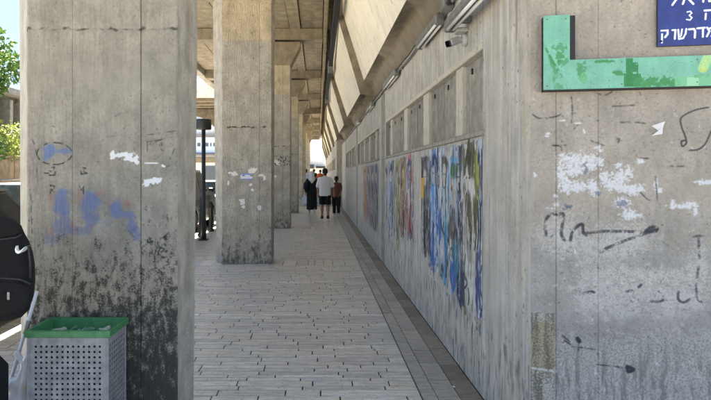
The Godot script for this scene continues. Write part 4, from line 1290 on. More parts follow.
# ---------- street side ----------
func make_street() -> void:
	# lamp post with a drum head, and bollards along the kerb
	var t := thing("lamp_post", "dark slim lamp post with a drum shaped head at the kerb", "lamp post", Vector3(-2.72, 0, -13.0))
	var st := st_new(false)
	tube(st, [Vector3(0, 0, 0), Vector3(0, 0.5, 0), Vector3(0, 0.52, 0), Vector3(0, 2.66, 0)], [0.065, 0.062, 0.05, 0.046], 14)
	part(t, "post", done(st), M.dark_metal)
	st = st_new(false)
	lathe(st, [Vector2(0.0, 2.62), Vector2(0.175, 2.62), Vector2(0.185, 2.65), Vector2(0.185, 2.83), Vector2(0.175, 2.86), Vector2(0.0, 2.875)])
	part(t, "drum_head", done(st), M.dark_metal)
	part(t, "base_plate", cbox_mesh(Vector3(0.22, 0.02, 0.22), 0.006), M.dark_metal, Vector3(0, 0.01, 0))
	for k in 8:
		var b := thing("bollard", "black metal bollard with a rounded cap on the kerb", "bollard", Vector3(-2.93, 0, -11.2 - k * 1.25), "bollards along the kerb")
		st = st_new(false)
		lathe(st, [Vector2(0.09, 0.0), Vector2(0.09, 0.06), Vector2(0.062, 0.09), Vector2(0.06, 0.62), Vector2(0.075, 0.64), Vector2(0.075, 0.67), Vector2(0.058, 0.69)], Vector3.ZERO, 14)
		part(b, "shaft", done(st), M.black)
		st = st_new(false)
		lathe(st, [Vector2(0.058, 0.69), Vector2(0.062, 0.74), Vector2(0.04, 0.80), Vector2(0.0, 0.82)], Vector3.ZERO, 14)
		part(b, "cap", done(st), M.black)
	# beige boarded wall across the street
	var wl := thing("beige_wall", "beige rendered wall with upright joints across the street", "wall", Vector3(-9.2, -0.15, -14.0))
	var wm := tri(mat(Color(0.70, 0.635, 0.54), 0.85), M.concrete_tex, 1.8, M.bump, 0.5)
	for k in 16: part(wl, "wall_panel", cbox_mesh(Vector3(0.25, 2.2, 0.97), 0.012), wm, Vector3(0, 1.1, 8.0 - k * 0.985))
	part(wl, "coping", cbox_mesh(Vector3(0.34, 0.07, 15.9), 0.01), wm, Vector3(0, 2.236, 0.6))
	var rail := thing("street_rail", "thin grey pipe railing in front of the beige wall", "railing", Vector3(-8.75, -0.15, -14.0))
	for yy in [1.55, 1.1]:
		st = st_new(false)
		tube(st, [Vector3(0, yy, 7.0), Vector3(0, yy, -7.5)], [0.03], 8)
		part(rail, "rail", done(st), M.grey_metal)
	for k in 7:
		st = st_new(false)
		tube(st, [Vector3(0, 0, 6.9 - k * 2.3), Vector3(0, 1.55, 6.9 - k * 2.3)], [0.028], 8)
		part(rail, "post", done(st), M.grey_metal)
	# grey building with upright fins behind it
	var gb := thing("grey_building", "grey building with upright fins behind the flowering hedge", "building", Vector3(-14.0, -0.2, -20.0))
	part(gb, "wall", box_mesh(Vector3(3.0, 4.9, 14.0)), tri(mat(Color(0.52, 0.52, 0.48), 0.9), M.concrete_tex, 2.4), Vector3(0, 2.45, 0))
	for k in 14:
		part(gb, "fin", cbox_mesh(Vector3(0.4, 4.7, 0.22), 0.01), M.concrete, Vector3(1.7, 2.35, 6.4 - k))
		if k < 13: part(gb, "window", cbox_mesh(Vector3(0.06, 1.3, 0.6), 0.01), mat(Color(0.12, 0.15, 0.2), 0.15), Vector3(1.53, 3.3, 5.9 - k))
	part(gb, "roof", box_mesh(Vector3(3.6, 0.25, 14.6)), M.concrete, Vector3(0.2, 5.03, 0))
	# greenery
	var leaf := mat(Color(0.30, 0.41, 0.16), 0.55)
	leaf.backlight_enabled = true; leaf.backlight = Color(0.2, 0.27, 0.06)
	var leaf2 := mat(Color(0.53, 0.58, 0.30), 0.6)
	leaf2.backlight_enabled = true; leaf2.backlight = Color(0.35, 0.38, 0.15)
	var bark := tri(mat(Color(0.33, 0.27, 0.21), 0.95), M.concrete_tex, 0.6, M.bump, 1.5)
	var tr := thing("street_tree", "leafy green tree rising above the hedge and wall", "tree", Vector3(-10.1, -0.2, -15.2))
	st = st_new(false)
	tube(st, [Vector3(0, 0, 0), Vector3(0.1, 1.4, 0.05), Vector3(0.05, 2.6, 0.0), Vector3(0.3, 3.8, -0.2), Vector3(0.4, 5.0, -0.2)], [0.2, 0.16, 0.13, 0.08, 0.03], 10)
	tube(st, [Vector3(0.07, 2.4, 0.02), Vector3(0.8, 3.3, 0.3), Vector3(1.3, 4.0, 0.4)], [0.09, 0.06, 0.02], 8)
	tube(st, [Vector3(0.07, 2.3, 0.02), Vector3(-0.7, 3.3, -0.3), Vector3(-1.2, 4.3, -0.4)], [0.09, 0.06, 0.02], 8)
	part(tr, "trunk", done(st), bark)
	var clumps := []
	var rg := RandomNumberGenerator.new(); rg.seed = 44
	for k in 26:
		var a := rg.randf() * TAU; var rr := sqrt(rg.randf()) * 1.35
		clumps.append([Vector3(0.1 + cos(a) * rr, 4.2 + rg.randfn() * 0.85, sin(a) * rr), Vector3.ONE * rg.randf_range(0.3, 0.6)])
	part(tr, "crown", leaf_mass(clumps, 12000, 0.15, 45, 0.5), leaf)
	for k in 3:
		var h := thing("flowering_hedge", ["pale leafy hedge bush on top of the beige wall, nearest the street lamp", "pale leafy hedge bush in the middle of the beige wall", "pale leafy hedge bush over the far end of the beige wall"][k], "bush", Vector3(-9.6, -0.2, -12.0 - k * 2.6), "hedge bushes behind the beige wall")
		var cl := []
		for j in 12: cl.append([Vector3(rg.randf_range(-0.2, 0.5), 2.4 + rg.randf() * 0.75, rg.randf_range(-1.2, 1.2)), Vector3(0.32, 0.3, 0.36)])
		part(h, "foliage", leaf_mass(cl, 2200, 0.11, 50 + k), leaf2)
		st = st_new(false)
		for j in 3: tube(st, [Vector3(0, 0, -0.6 + j * 0.6), Vector3(0.1, 2.6, -0.7 + j * 0.65)], [0.04, 0.02], 6)
		part(h, "stem", done(st), bark)
	# elevated cross ramp further down the street
	var rp := thing("elevated_ramp", "tan concrete road ramp crossing the street beyond the parked cars", "ramp", Vector3(-8.4, 0, -31.0))
	part(rp, "slab", cbox_mesh(Vector3(7.6, 0.35, 5.0), 0.03), M.soffit, Vector3(0, 5.9, 0))
	part(rp, "parapet", cbox_mesh(Vector3(7.6, 0.9, 0.25), 0.03), M.cream, Vector3(0, 6.0, 2.64))
	for k in 4: part(rp, "rib", cbox_mesh(Vector3(7.6, 0.3, 0.35), 0.02), M.soffit, Vector3(0, 5.57, 2.0 - k * 1.3))
	st = st_new()
	prism(st, PackedVector2Array([Vector2(-2.2, 5.4), Vector2(3.7, 5.4), Vector2(3.7, 2.9), Vector2(3.0, 3.6), Vector2(2.4, 4.3), Vector2(1.6, 4.9), Vector2(0.4, 5.2)]), -1.6, -1.0)
	part(rp, "haunch", done(st), M.soffit)
	part(rp, "pier", cbox_mesh(Vector3(0.7, 5.4, 1.2), 0.03), M.concrete, Vector3(3.3, 2.55, -2.25))
	# white shop building down the street, its sign band too far off to read
	var wb := thing("white_shop_building", "white building with a pale sign band down the street", "building", Vector3(-16.0, -0.2, -58.0))
	var wh := tri(mat(Color(0.88, 0.88, 0.87), 0.8), M.clean_tex, 6.0)
	part(wb, "wall", box_mesh(Vector3(16, 11.0, 8)), wh, Vector3(0, 5.5, -4))
	part(wb, "sign_band", cbox_mesh(Vector3(15.5, 1.7, 0.2), 0.03), mat(Color(0.72, 0.78, 0.86), 0.5), Vector3(0, 4.9, 0.12))
	part(wb, "ledge", box_mesh(Vector3(15.8, 0.18, 0.5)), mat(Color(0.45, 0.45, 0.46), 0.7), Vector3(0, 5.95, 0.25))
	part(wb, "ledge", box_mesh(Vector3(15.8, 0.16, 0.7)), mat(Color(0.40, 0.40, 0.42), 0.7), Vector3(0, 3.9, 0.35))
	part(wb, "fascia", box_mesh(Vector3(15.8, 0.5, 0.3)), tri(mat(Color(0.60, 0.54, 0.44), 0.8), M.concrete_tex, 1.0), Vector3(0, 3.3, 0.17))
	part(wb, "shop_window", box_mesh(Vector3(2.6, 2.4, 0.1)), mat(Color(0.3, 0.33, 0.36), 0.15), Vector3(-1.5, 1.5, 0.06))
	part(wb, "shop_window", box_mesh(Vector3(2.6, 2.4, 0.1)), mat(Color(0.3, 0.33, 0.36), 0.15), Vector3(5.4, 1.5, 0.06))
	part(wb, "window", box_mesh(Vector3(1.6, 0.7, 0.1)), mat(Color(0.55, 0.62, 0.70), 0.2), Vector3(3.4, 7.9, 0.06))
	for k in 7: part(wb, "sign_mark", box_mesh(Vector3(0.12 + 0.2 * (k % 2), 0.38, 0.04)), mat(Color(0.30, 0.32, 0.36), 0.6), Vector3(3.0 + k * 0.42, 4.95, 0.24))
	# bright building that closes the view at the end of the walkway
	var eb := thing("far_building", "pale building closing the view beyond the end of the walkway", "building", Vector3(2.0, -0.2, -82.0))
	part(eb, "wall", box_mesh(Vector3(24, 14, 6)), wh, Vector3(0, 7, -3))
	part(eb, "awning", box_mesh(Vector3(1.2, 0.6, 1.2)), M.dark_metal, Vector3(-3.2, 3.0, 0.6))
	part(eb, "awning", box_mesh(Vector3(1.4, 0.3, 1.2)), M.black, Vector3(-1.6, 2.9, 0.6))
	for k in 4: part(eb, "window", box_mesh(Vector3(1.2, 1.4, 0.1)), mat(Color(0.4, 0.45, 0.5), 0.2), Vector3(-6.0 + k * 4.0, 8.0, 0.06))

# ---------- cars ----------
func car(label: String, at: Vector3, turn: float, paint: Color, tall: float, hatch: bool) -> Node3D:
	var t := thing("parked_car", label, "car", at, "cars parked along the street")
	t.rotation_degrees.y = turn
	var pm := mat(paint, 0.25); pm.clearcoat_enabled = true; pm.clearcoat = 0.8; pm.clearcoat_roughness = 0.08
	var glass := mat(Color(0.05, 0.06, 0.07), 0.06)
	var hw := 0.87
	var belt := 0.93 * tall / 1.46
	# side outline with wheel arches; front is -z (negative first number)
	var outline := PackedVector2Array()
	for p in [[-2.1, 0.34], [-2.13, 0.55], [-2.05, 0.72], [-1.5, belt - 0.06], [-1.05, belt], [1.6, belt + 0.02], [2.02, belt - 0.04], [2.12, 0.7], [2.12, 0.36], [2.0, 0.28]]: outline.append(Vector2(p[0], p[1]))
	for cx in [1.32, -1.32]:
		for j in 9:
			var a := PI * j / 8.0
			outline.append(Vector2(cx + 0.37 * cos(a), 0.26 + 0.40 * sin(a)))
	outline.append(Vector2(-2.0, 0.27))
	var st := st_new()
	var fr := Transform3D(Basis(Vector3(0, 0, 1), Vector3(0, 1, 0), Vector3(-1, 0, 0)), Vector3.ZERO)
	prism(st, outline, -hw + 0.05, hw - 0.05, fr)
	# rounded flanks: the same outline shrunk a little
	var inner := Geometry2D.offset_polygon(outline, -0.03)
	for s in [-1.0, 1.0]:
		prism(st, inner[0], minf(s * (hw - 0.05), s * hw), maxf(s * (hw - 0.05), s * hw), fr)
	part(t, "body", done(st), pm)
	# cabin: belt outline up to a smaller roof outline
	var zf := -0.98; var zr := 1.75 if hatch else 1.45
	var rf := -0.25; var rb := 1.45 if hatch else 0.85
	var bw := hw - 0.05; var rw := hw - 0.2
	var roof_y := tall - 0.03
	var b := [Vector3(-bw, belt, zf), Vector3(bw, belt, zf), Vector3(bw, belt, zr), Vector3(-bw, belt, zr)]
	var r := [Vector3(-rw, roof_y, rf), Vector3(rw, roof_y, rf), Vector3(rw, roof_y, rb), Vector3(-rw, roof_y, rb)]
	st = st_new()
	for i in 4:
		var j := (i + 1) % 4
		quad(st, r[i], b[i], b[j], r[j])
	part(t, "cabin", done(st), pm)
	st = st_new()
	cbox(st, Vector3(0, roof_y + 0.005, (rf + rb) / 2), Vector3(rw * 2 + 0.02, 0.06, rb - rf + 0.06), 0.025)
	part(t, "roof", done(st), pm)
	var pane := func(nm: String, a: Vector3, bb: Vector3, c: Vector3, d: Vector3, m: float) -> void:
		var mid := (a + bb + c + d) / 4.0
		var nn := (bb - a).cross(d - a).normalized()
		if nn.dot(mid - Vector3(0, belt + 0.1, 0.3)) < 0.0: nn = -nn
		var q := []
		for v in [a, bb, c, d]: q.append(v.lerp(mid, m) + nn * 0.006)
		var s2 := st_new()
		quad(s2, q[0], q[1], q[2], q[3])
		part(t, nm, done(s2), glass)
	pane.call("windscreen", r[0], r[1], b[1], b[0], 0.08)
	pane.call("rear_window", r[3], r[2], b[2], b[3], 0.12)
	for s in [0, 1]:
		var rb2: Vector3 = r[1 if s else 0]; var bb2: Vector3 = b[1 if s else 0]
		var re: Vector3 = r[2 if s else 3]; var be: Vector3 = b[2 if s else 3]
		pane.call("side_window", rb2, rb2.lerp(re, 0.48), bb2.lerp(be, 0.52), bb2, 0.1)
		pane.call("side_window", rb2.lerp(re, 0.5), re, be, bb2.lerp(be, 0.54), 0.1)
	for s in [-1, 1]:
		for z in [-1.32, 1.32]:
			var w := Node3D.new(); w.name = "wheel"; t.add_child(w, true)
			w.position = Vector3(s * (hw - 0.1), 0.31, z); w.rotation_degrees.z = 90
			var ws := st_new(false)
			lathe(ws, [Vector2(0.19, -0.09), Vector2(0.30, -0.1), Vector2(0.315, -0.06), Vector2(0.315, 0.06), Vector2(0.30, 0.1), Vector2(0.19, 0.09)], Vector3.ZERO, 24)
			part(w, "tyre", done(ws), M.black)
			ws = st_new(false)
			lathe(ws, [Vector2(0.0, -0.05), Vector2(0.05, -0.085), Vector2(0.16, -0.06), Vector2(0.2, -0.088), Vector2(0.2, 0.088), Vector2(0.16, 0.06), Vector2(0.05, 0.085), Vector2(0.0, 0.05)], Vector3.ZERO, 18)
			part(w, "rim", done(ws), M.grey_metal)
		part(t, "headlight", cbox_mesh(Vector3(0.34, 0.14, 0.16), 0.03), mat(Color(0.85, 0.87, 0.9), 0.1), Vector3(s * 0.62, 0.66, -2.03))
		part(t, "tail_light", cbox_mesh(Vector3(0.22, 0.22, 0.12), 0.03), mat(Color(0.5, 0.04, 0.04), 0.2), Vector3(s * 0.7, 0.76, 2.07))
		part(t, "mirror", cbox_mesh(Vector3(0.2, 0.12, 0.09), 0.03), pm, Vector3(s * (hw + 0.06), belt + 0.06, -0.72))
		for z in [-0.05, 0.95]: part(t, "door_handle", cbox_mesh(Vector3(0.03, 0.03, 0.17), 0.008), M.grey_metal, Vector3(s * (hw + 0.008), belt - 0.1, z))
	part(t, "number_plate", cbox_mesh(Vector3(0.5, 0.11, 0.02), 0.004), mat(Color(0.85, 0.72, 0.12), 0.4), Vector3(0, 0.52, 2.128))
	part(t, "number_plate", cbox_mesh(Vector3(0.5, 0.11, 0.02), 0.004), mat(Color(0.85, 0.72, 0.12), 0.4), Vector3(0, 0.46, -2.135))
	return t

func make_cars() -> void:
	var y := -0.138
	car("black saloon car parked beyond the person with the backpack", Vector3(-4.22, y, -5.95), 0, Color(0.07, 0.075, 0.08), 1.52, false)
	car("white car parked by the beige wall across the street", Vector3(-7.45, y, -13.4), 180, Color(0.84, 0.86, 0.88), 1.48, true)
	car("beige car parked at the kerb just before the tall black car", Vector3(-4.22, y, -11.6), 0, Color(0.72, 0.70, 0.64), 1.45, false)
	car("tall black off road car parked past the beige car", Vector3(-4.33, y, -16.75), 0, Color(0.06, 0.06, 0.065), 1.82, true)
	car("white car parked past the tall black car", Vector3(-4.3, y, -22.0), 0, Color(0.85, 0.86, 0.88), 1.47, true)

# ---------- litter bin ----------
func punched(st: SurfaceTool, w: float, h: float, nx: int, ny: int, pitch: float, hole: float, t: Transform3D) -> void:
	# sheet in the xy plane from the origin, square holes centred across, first row below the top edge
	var x0 := (w - (nx - 1) * pitch) / 2.0
	var top := h - 0.05
	var q := func(a: float, b: float, c: float, d: float) -> void:
		if c - a > 1e-5 and d - b > 1e-5: quad(st, t * Vector3(a, d, 0), t * Vector3(c, d, 0), t * Vector3(c, b, 0), t * Vector3(a, b, 0))
	var y := h
	for j in ny:
		var yc := top - j * pitch
		q.call(0.0, yc + hole / 2, w, y)
		var x := 0.0
		for i in nx:
			var xc := x0 + i * pitch
			q.call(x, yc - hole / 2, xc - hole / 2, yc + hole / 2)
			x = xc + hole / 2
			# the cut edge of the hole
			var a := Vector3(xc - hole / 2, yc - hole / 2, 0); var e := Vector3(0, 0, -0.002)
			for k in [[a, a + Vector3(hole, 0, 0)], [a + Vector3(0, hole, 0), a + Vector3(hole, hole, 0)], [a, a + Vector3(0, hole, 0)], [a + Vector3(hole, 0, 0), a + Vector3(hole, hole, 0)]]:
				quad(st, t * k[0], t * k[1], t * (k[1] + e), t * (k[0] + e))
		q.call(x, yc - hole / 2, w, yc + hole / 2)
		y = yc - hole / 2
	q.call(0.0, 0.0, w, y)

func make_bin() -> void:
	var zf := -2.82; var zb := -3.075
	var x0 := -1.497; var x1 := -1.083
	var h := 0.705
	var t := thing("litter_bin", "grey punched metal litter bin with a green rim against the graffiti pillar", "bin", Vector3((x0 + x1) / 2, 0, (zf + zb) / 2))
	var w := x1 - x0; var dp := zf - zb
	var gm := tri(mat(Color(0.66, 0.665, 0.665), 0.45, 0.15), M.concrete_tex, 0.45)
	var panels := [["front_panel", w, 13, Transform3D(Basis.IDENTITY, Vector3(-w / 2, 0, dp / 2))], ["side_panel", dp, 8, Transform3D(Basis(Vector3.UP, PI / 2), Vector3(w / 2, 0, dp / 2))], ["side_panel", dp, 8, Transform3D(Basis(Vector3.UP, -PI / 2), Vector3(-w / 2, 0, -dp / 2))], ["back_panel", w, 13, Transform3D(Basis(Vector3.UP, PI), Vector3(w / 2, 0, -dp / 2))]]
	for p in panels:
		var st := st_new()
		punched(st, p[1], h, p[2], 23, 0.0275, 0.0110, p[3])
		part(t, p[0], done(st), gm)
	for k in 4: part(t, "corner_post", cbox_mesh(Vector3(0.012, h - 0.01, 0.012), 0.002), gm, Vector3((w / 2 - 0.002) * (1 if k & 1 else -1), h / 2, (dp / 2 - 0.002) * (1 if k & 2 else -1)))
	# black bag liner inside
	part(t, "liner", box_mesh(Vector3(w - 0.03, h - 0.08, dp - 0.03)), M.black, Vector3(0, (h - 0.08) / 2 + 0.01, 0))
	var bit := thing("paper_scrap", "tiny white paper scrap on the dark border setts by the wall", "scrap", Vector3(0.985, -0.003, -3.97))
	var bs := st_new()
	cbox(bs, Vector3(0, 0.006, 0), Vector3(0.018, 0.008, 0.022), 0.003, Basis(Vector3.UP, 0.5))
	part(bit, "scrap", done(bs), mat(Color(0.9, 0.9, 0.9), 0.6))
	# green rim: outer skirt, flat lip and a funnel sloping inwards
	var green := tri(mat(Color(0.30, 0.60, 0.38), 0.4), M.concrete_tex, 0.5)
	var st := st_new()
	var ring := func(ox: float, oz: float, y: float) -> Array: return [Vector3(-w / 2 - ox, y, dp / 2 + oz), Vector3(w / 2 + ox, y, dp / 2 + oz), Vector3(w / 2 + ox, y, -dp / 2 - oz), Vector3(-w / 2 - ox, y, -dp / 2 - oz)]
	var rings := [ring.call(0.003, 0.003, h - 0.004), ring.call(0.014, 0.010, h), ring.call(0.014, 0.010, h + 0.03), ring.call(0.010, 0.007, h + 0.034), ring.call(-0.004, -0.004, h + 0.034), ring.call(-0.045, -0.05, h - 0.075), ring.call(-0.05, -0.055, h - 0.075)]
	for i in rings.size() - 1:
		for k in 4:
			quad(st, rings[i + 1][k], rings[i + 1][(k + 1) % 4], rings[i][(k + 1) % 4], rings[i][k])
	part(t, "rim", done(st), green)
	# crumpled clear plastic and paper on top of the rubbish
	var rg := RandomNumberGenerator.new(); rg.seed = 9
	for k in 5:
		var bones := []
		var c := Vector3(-0.13 + k * 0.065, h - 0.022, -0.05 + 0.02 * (k % 2))
		for j in 7: bones.append([c + Vector3(rg.randf_range(-0.045, 0.045), rg.randf_range(-0.03, 0.02), rg.randf_range(-0.03, 0.03)), c + Vector3(rg.randf_range(-0.04, 0.04), rg.randf_range(-0.02, 0.03), rg.randf_range(-0.03, 0.03)), 0.013, 0.008])
		var o := thing("crumpled_wrapper", ["crumpled white paper wrapper in the litter bin", "crumpled clear plastic wrapper in the litter bin"][k % 2], "wrapper", t.position + c, "rubbish in the litter bin")
		for bn in bones:
			bn[0] -= c; bn[1] -= c
		part(o, "wrapper", blend(bones, 0.006, 0.004), mat([Color(0.66, 0.70, 0.67), Color(0.36, 0.52, 0.42)][k % 2], 0.2))

# ---------- things at the left edge: backpack, stick, bag, case ----------
func make_left_corner() -> void:
	var cloth := tri(mat(Color(0.085, 0.085, 0.09), 0.9), M.fine, 0.12, M.bump, 0.8)
	var z := -2.5
	var pack := thing("backpack", "black backpack with a white curved tick mark and a zip pull, worn at the frame's pillar side", "backpack", Vector3(-1.47, 0.84, z))
	pack.set_meta("label", "black backpack with a white tick emblem and a grey zip pull beside the bin")
	var o := pack.position
	var bones := []
	var st := st_new(false)
	var rim := []
	for p in [[-45, 262], [-42, 236], [-34, 222], [-18, 214], [0, 213], [13, 218], [21, 224.5], [24, 231], [28.5, 239], [32.5, 251], [35, 266], [35.6, 285], [34, 299], [30.5, 309], [23, 316.5], [10, 320], [-12, 322], [-34, 320], [-43, 304]]:
		rim.append((P(p[0], p[1], 2.48) - o) * Vector3(1, 1, 0))
	var mid := Vector3.ZERO
	for v in rim: mid += v / rim.size()
	# rounded slab: rings from the back to the front, then a gently domed face
	var rings := []
	for rz in [[-0.085, 0.5], [-0.07, 0.62], [-0.04, 0.78], [0.0, 0.92], [0.035, 1.0], [0.06, 0.97], [0.08, 0.90], [0.088, 0.6], [0.091, 0.3], [0.092, 0.02]]:
		var rg_ := []
		for v in rim: rg_.append(mid + (v - mid) * rz[1] + Vector3(0, 0, rz[0]))
		rings.append(rg_)
	for i in rings.size() - 1:
		for k in rim.size():
			var k2 := (k + 1) % rim.size()
			quad(st, rings[i][k], rings[i][k2], rings[i + 1][k2], rings[i + 1][k])
	st.index()
	part(pack, "bag", done(st), cloth)
	# lid flap and front pocket, each a raised panel
	for pn in [["lid", [[-34, 223], [-18, 216], [0, 215], [12, 220], [19, 226], [21, 232], [16, 235], [0, 237], [-30, 238]]], ["pocket", [[-36, 283], [0, 281.5], [22, 283], [30, 290], [30, 302], [22, 311], [0, 316], [-34, 316]]]]:
		st = st_new(false)
		var pg := PackedVector2Array()
		for p in pn[1]:
			var v := (P(p[0], p[1], 2.42) - o)
			pg.append(Vector2(v.x, v.y))
		prism(st, pg, 0.06, 0.096)
		part(pack, pn[0], done(st), cloth)
	# the white tick: a curved sickle shape
	var tick := [[16.6, 245.8], [17.0, 249.4], [18.6, 251.2], [20.8, 250.6], [25.8, 246.4], [21.0, 252.4], [18.6, 253.6], [16.4, 252.2], [15.6, 249.6]]
	st = st_new()
	var tp := PackedVector2Array()
	for p in tick:
		var v := P(p[0], p[1], 2.405) - o
		tp.append(Vector2(v.x, v.y))
	prism(st, tp, 0.06, 0.102)
	part(pack, "tick_emblem", done(st), mat(Color(0.92, 0.92, 0.92), 0.5))
	for sm in [[[-34, 279.5], [0, 278], [20, 279.5], [30, 284]], [[-30, 240.5], [0, 239.5], [16, 237.5], [21, 234.5]], [[-2, 242], [-4, 260], [-3, 277]], [[28, 246], [30, 262], [30.5, 278]]]:
		var sp := []
		for q in sm: sp.append((P(q[0], q[1], 2.41) - o) * Vector3(1, 1, 0) + Vector3(0, 0, 0.088))
		st = st_new(false)
		tube(st, sp, [0.0045], 6)
		part(pack, "seam", done(st), mat(Color(0.16, 0.16, 0.165), 0.7))
	part(pack, "zip_pull", cbox_mesh(Vector3(0.012, 0.035, 0.006), 0.002), M.grey_metal, (P(8.4, 296, 2.40) - o) * Vector3(1, 1, 0) + Vector3(0, 0, 0.1))
	for bz in [-0.05, 0.05]:
		st = st_new(false)
		tube(st, [Vector3(-0.24, 0.44, bz), Vector3(-0.3, 0.52, bz), Vector3(-0.36, 0.5, bz), Vector3(-0.42, 0.38, bz), Vector3(-0.4, 0.2, bz), Vector3(-0.28, 0.1, bz)], [0.018], 6)
		part(pack, "strap", done(st), cloth)
	# stick leaning on the pillar
	var sk := thing("walking_stick", "white and grey stick leaning on the pillar beside the bin", "stick", Vector3(-1.78, 0, -2.94))
	st = st_new(false)
	tube(st, [Vector3(0, 0, 0), Vector3(0.182, 0.88, -0.171)], [0.0095], 10)
	part(sk, "shaft", done(st), mat(Color(0.80, 0.82, 0.86), 0.35))
	st = st_new(false)
	tube(st, [Vector3(0.135, 0.65, -0.127), Vector3(0.15, 0.72, -0.141)], [0.0125], 10)
	part(sk, "collar", done(st), M.grey_metal)
	# carrier bag with two packets showing through
	var film := mat(Color(0.90, 0.92, 0.95, 0.55), 0.25)
	film.transparency = BaseMaterial3D.TRANSPARENCY_ALPHA
	var bg := thing("carrier_bag", "knotted clear white carrier bag full of packets beside the bin", "bag", Vector3(-1.615, 0, -2.97))
	var rg := RandomNumberGenerator.new(); rg.seed = 5
	bones = []
	for k in 14:
		var yy := rg.randf_range(0.06, 0.34)
		var a := Vector3(rg.randf_range(-0.05, 0.04), yy, rg.randf_range(-0.03, 0.03))
		bones.append([a, a + Vector3(rg.randf_range(-0.03, 0.03), 0.06, rg.randf_range(-0.02, 0.02)), 0.05, 0.045])
	bones.append([Vector3(-0.01, 0.34, 0), Vector3(0.02, 0.50, 0), 0.055, 0.016])
	bones.append([Vector3(0.02, 0.51, 0), Vector3(0.05, 0.57, 0.01), 0.014, 0.022])
	bones.append([Vector3(0.02, 0.51, 0), Vector3(-0.02, 0.57, 0), 0.012, 0.018])
	part(bg, "film", blend(bones, 0.011, 0.012), film)
	for k in 2:
		var pk := thing("snack_packet", ["yellow snack packet in the carrier bag", "red snack packet in the carrier bag"][k], "packet", Vector3(-1.60, [0.36, 0.27][k], -2.965))
		st = st_new()
		cbox(st, Vector3.ZERO, Vector3(0.075, 0.09, 0.05), 0.018, Basis(Vector3(0, 0, 1), 0.2 - 0.4 * k))
		part(pk, "packet", done(st), mat([Color(0.80, 0.62, 0.15), Color(0.55, 0.14, 0.10)][k], 0.35))
	# dark case
	var cs := thing("suitcase", "dark grey suitcase standing at the feet of the person in black", "suitcase", Vector3(-1.80, 0, -2.76))
	st = st_new()
	cbox(st, Vector3(0, 0.33, 0), Vector3(0.42, 0.58, 0.2), 0.05)
	part(cs, "shell", done(st), tri(mat(Color(0.22, 0.24, 0.24), 0.5), M.fine, 0.3))
	for k in 3: part(cs, "rib", cbox_mesh(Vector3(0.02, 0.5, 0.012), 0.004), M.black, Vector3(-0.12 + k * 0.12, 0.33, 0.103))
	for s in [-1, 1]: part(cs, "wheel", cbox_mesh(Vector3(0.03, 0.05, 0.05), 0.012), M.black, Vector3(s * 0.16, 0.025, 0.0))
	part(cs, "handle", cbox_mesh(Vector3(0.16, 0.025, 0.03), 0.008), M.black, Vector3(0, 0.635, 0))

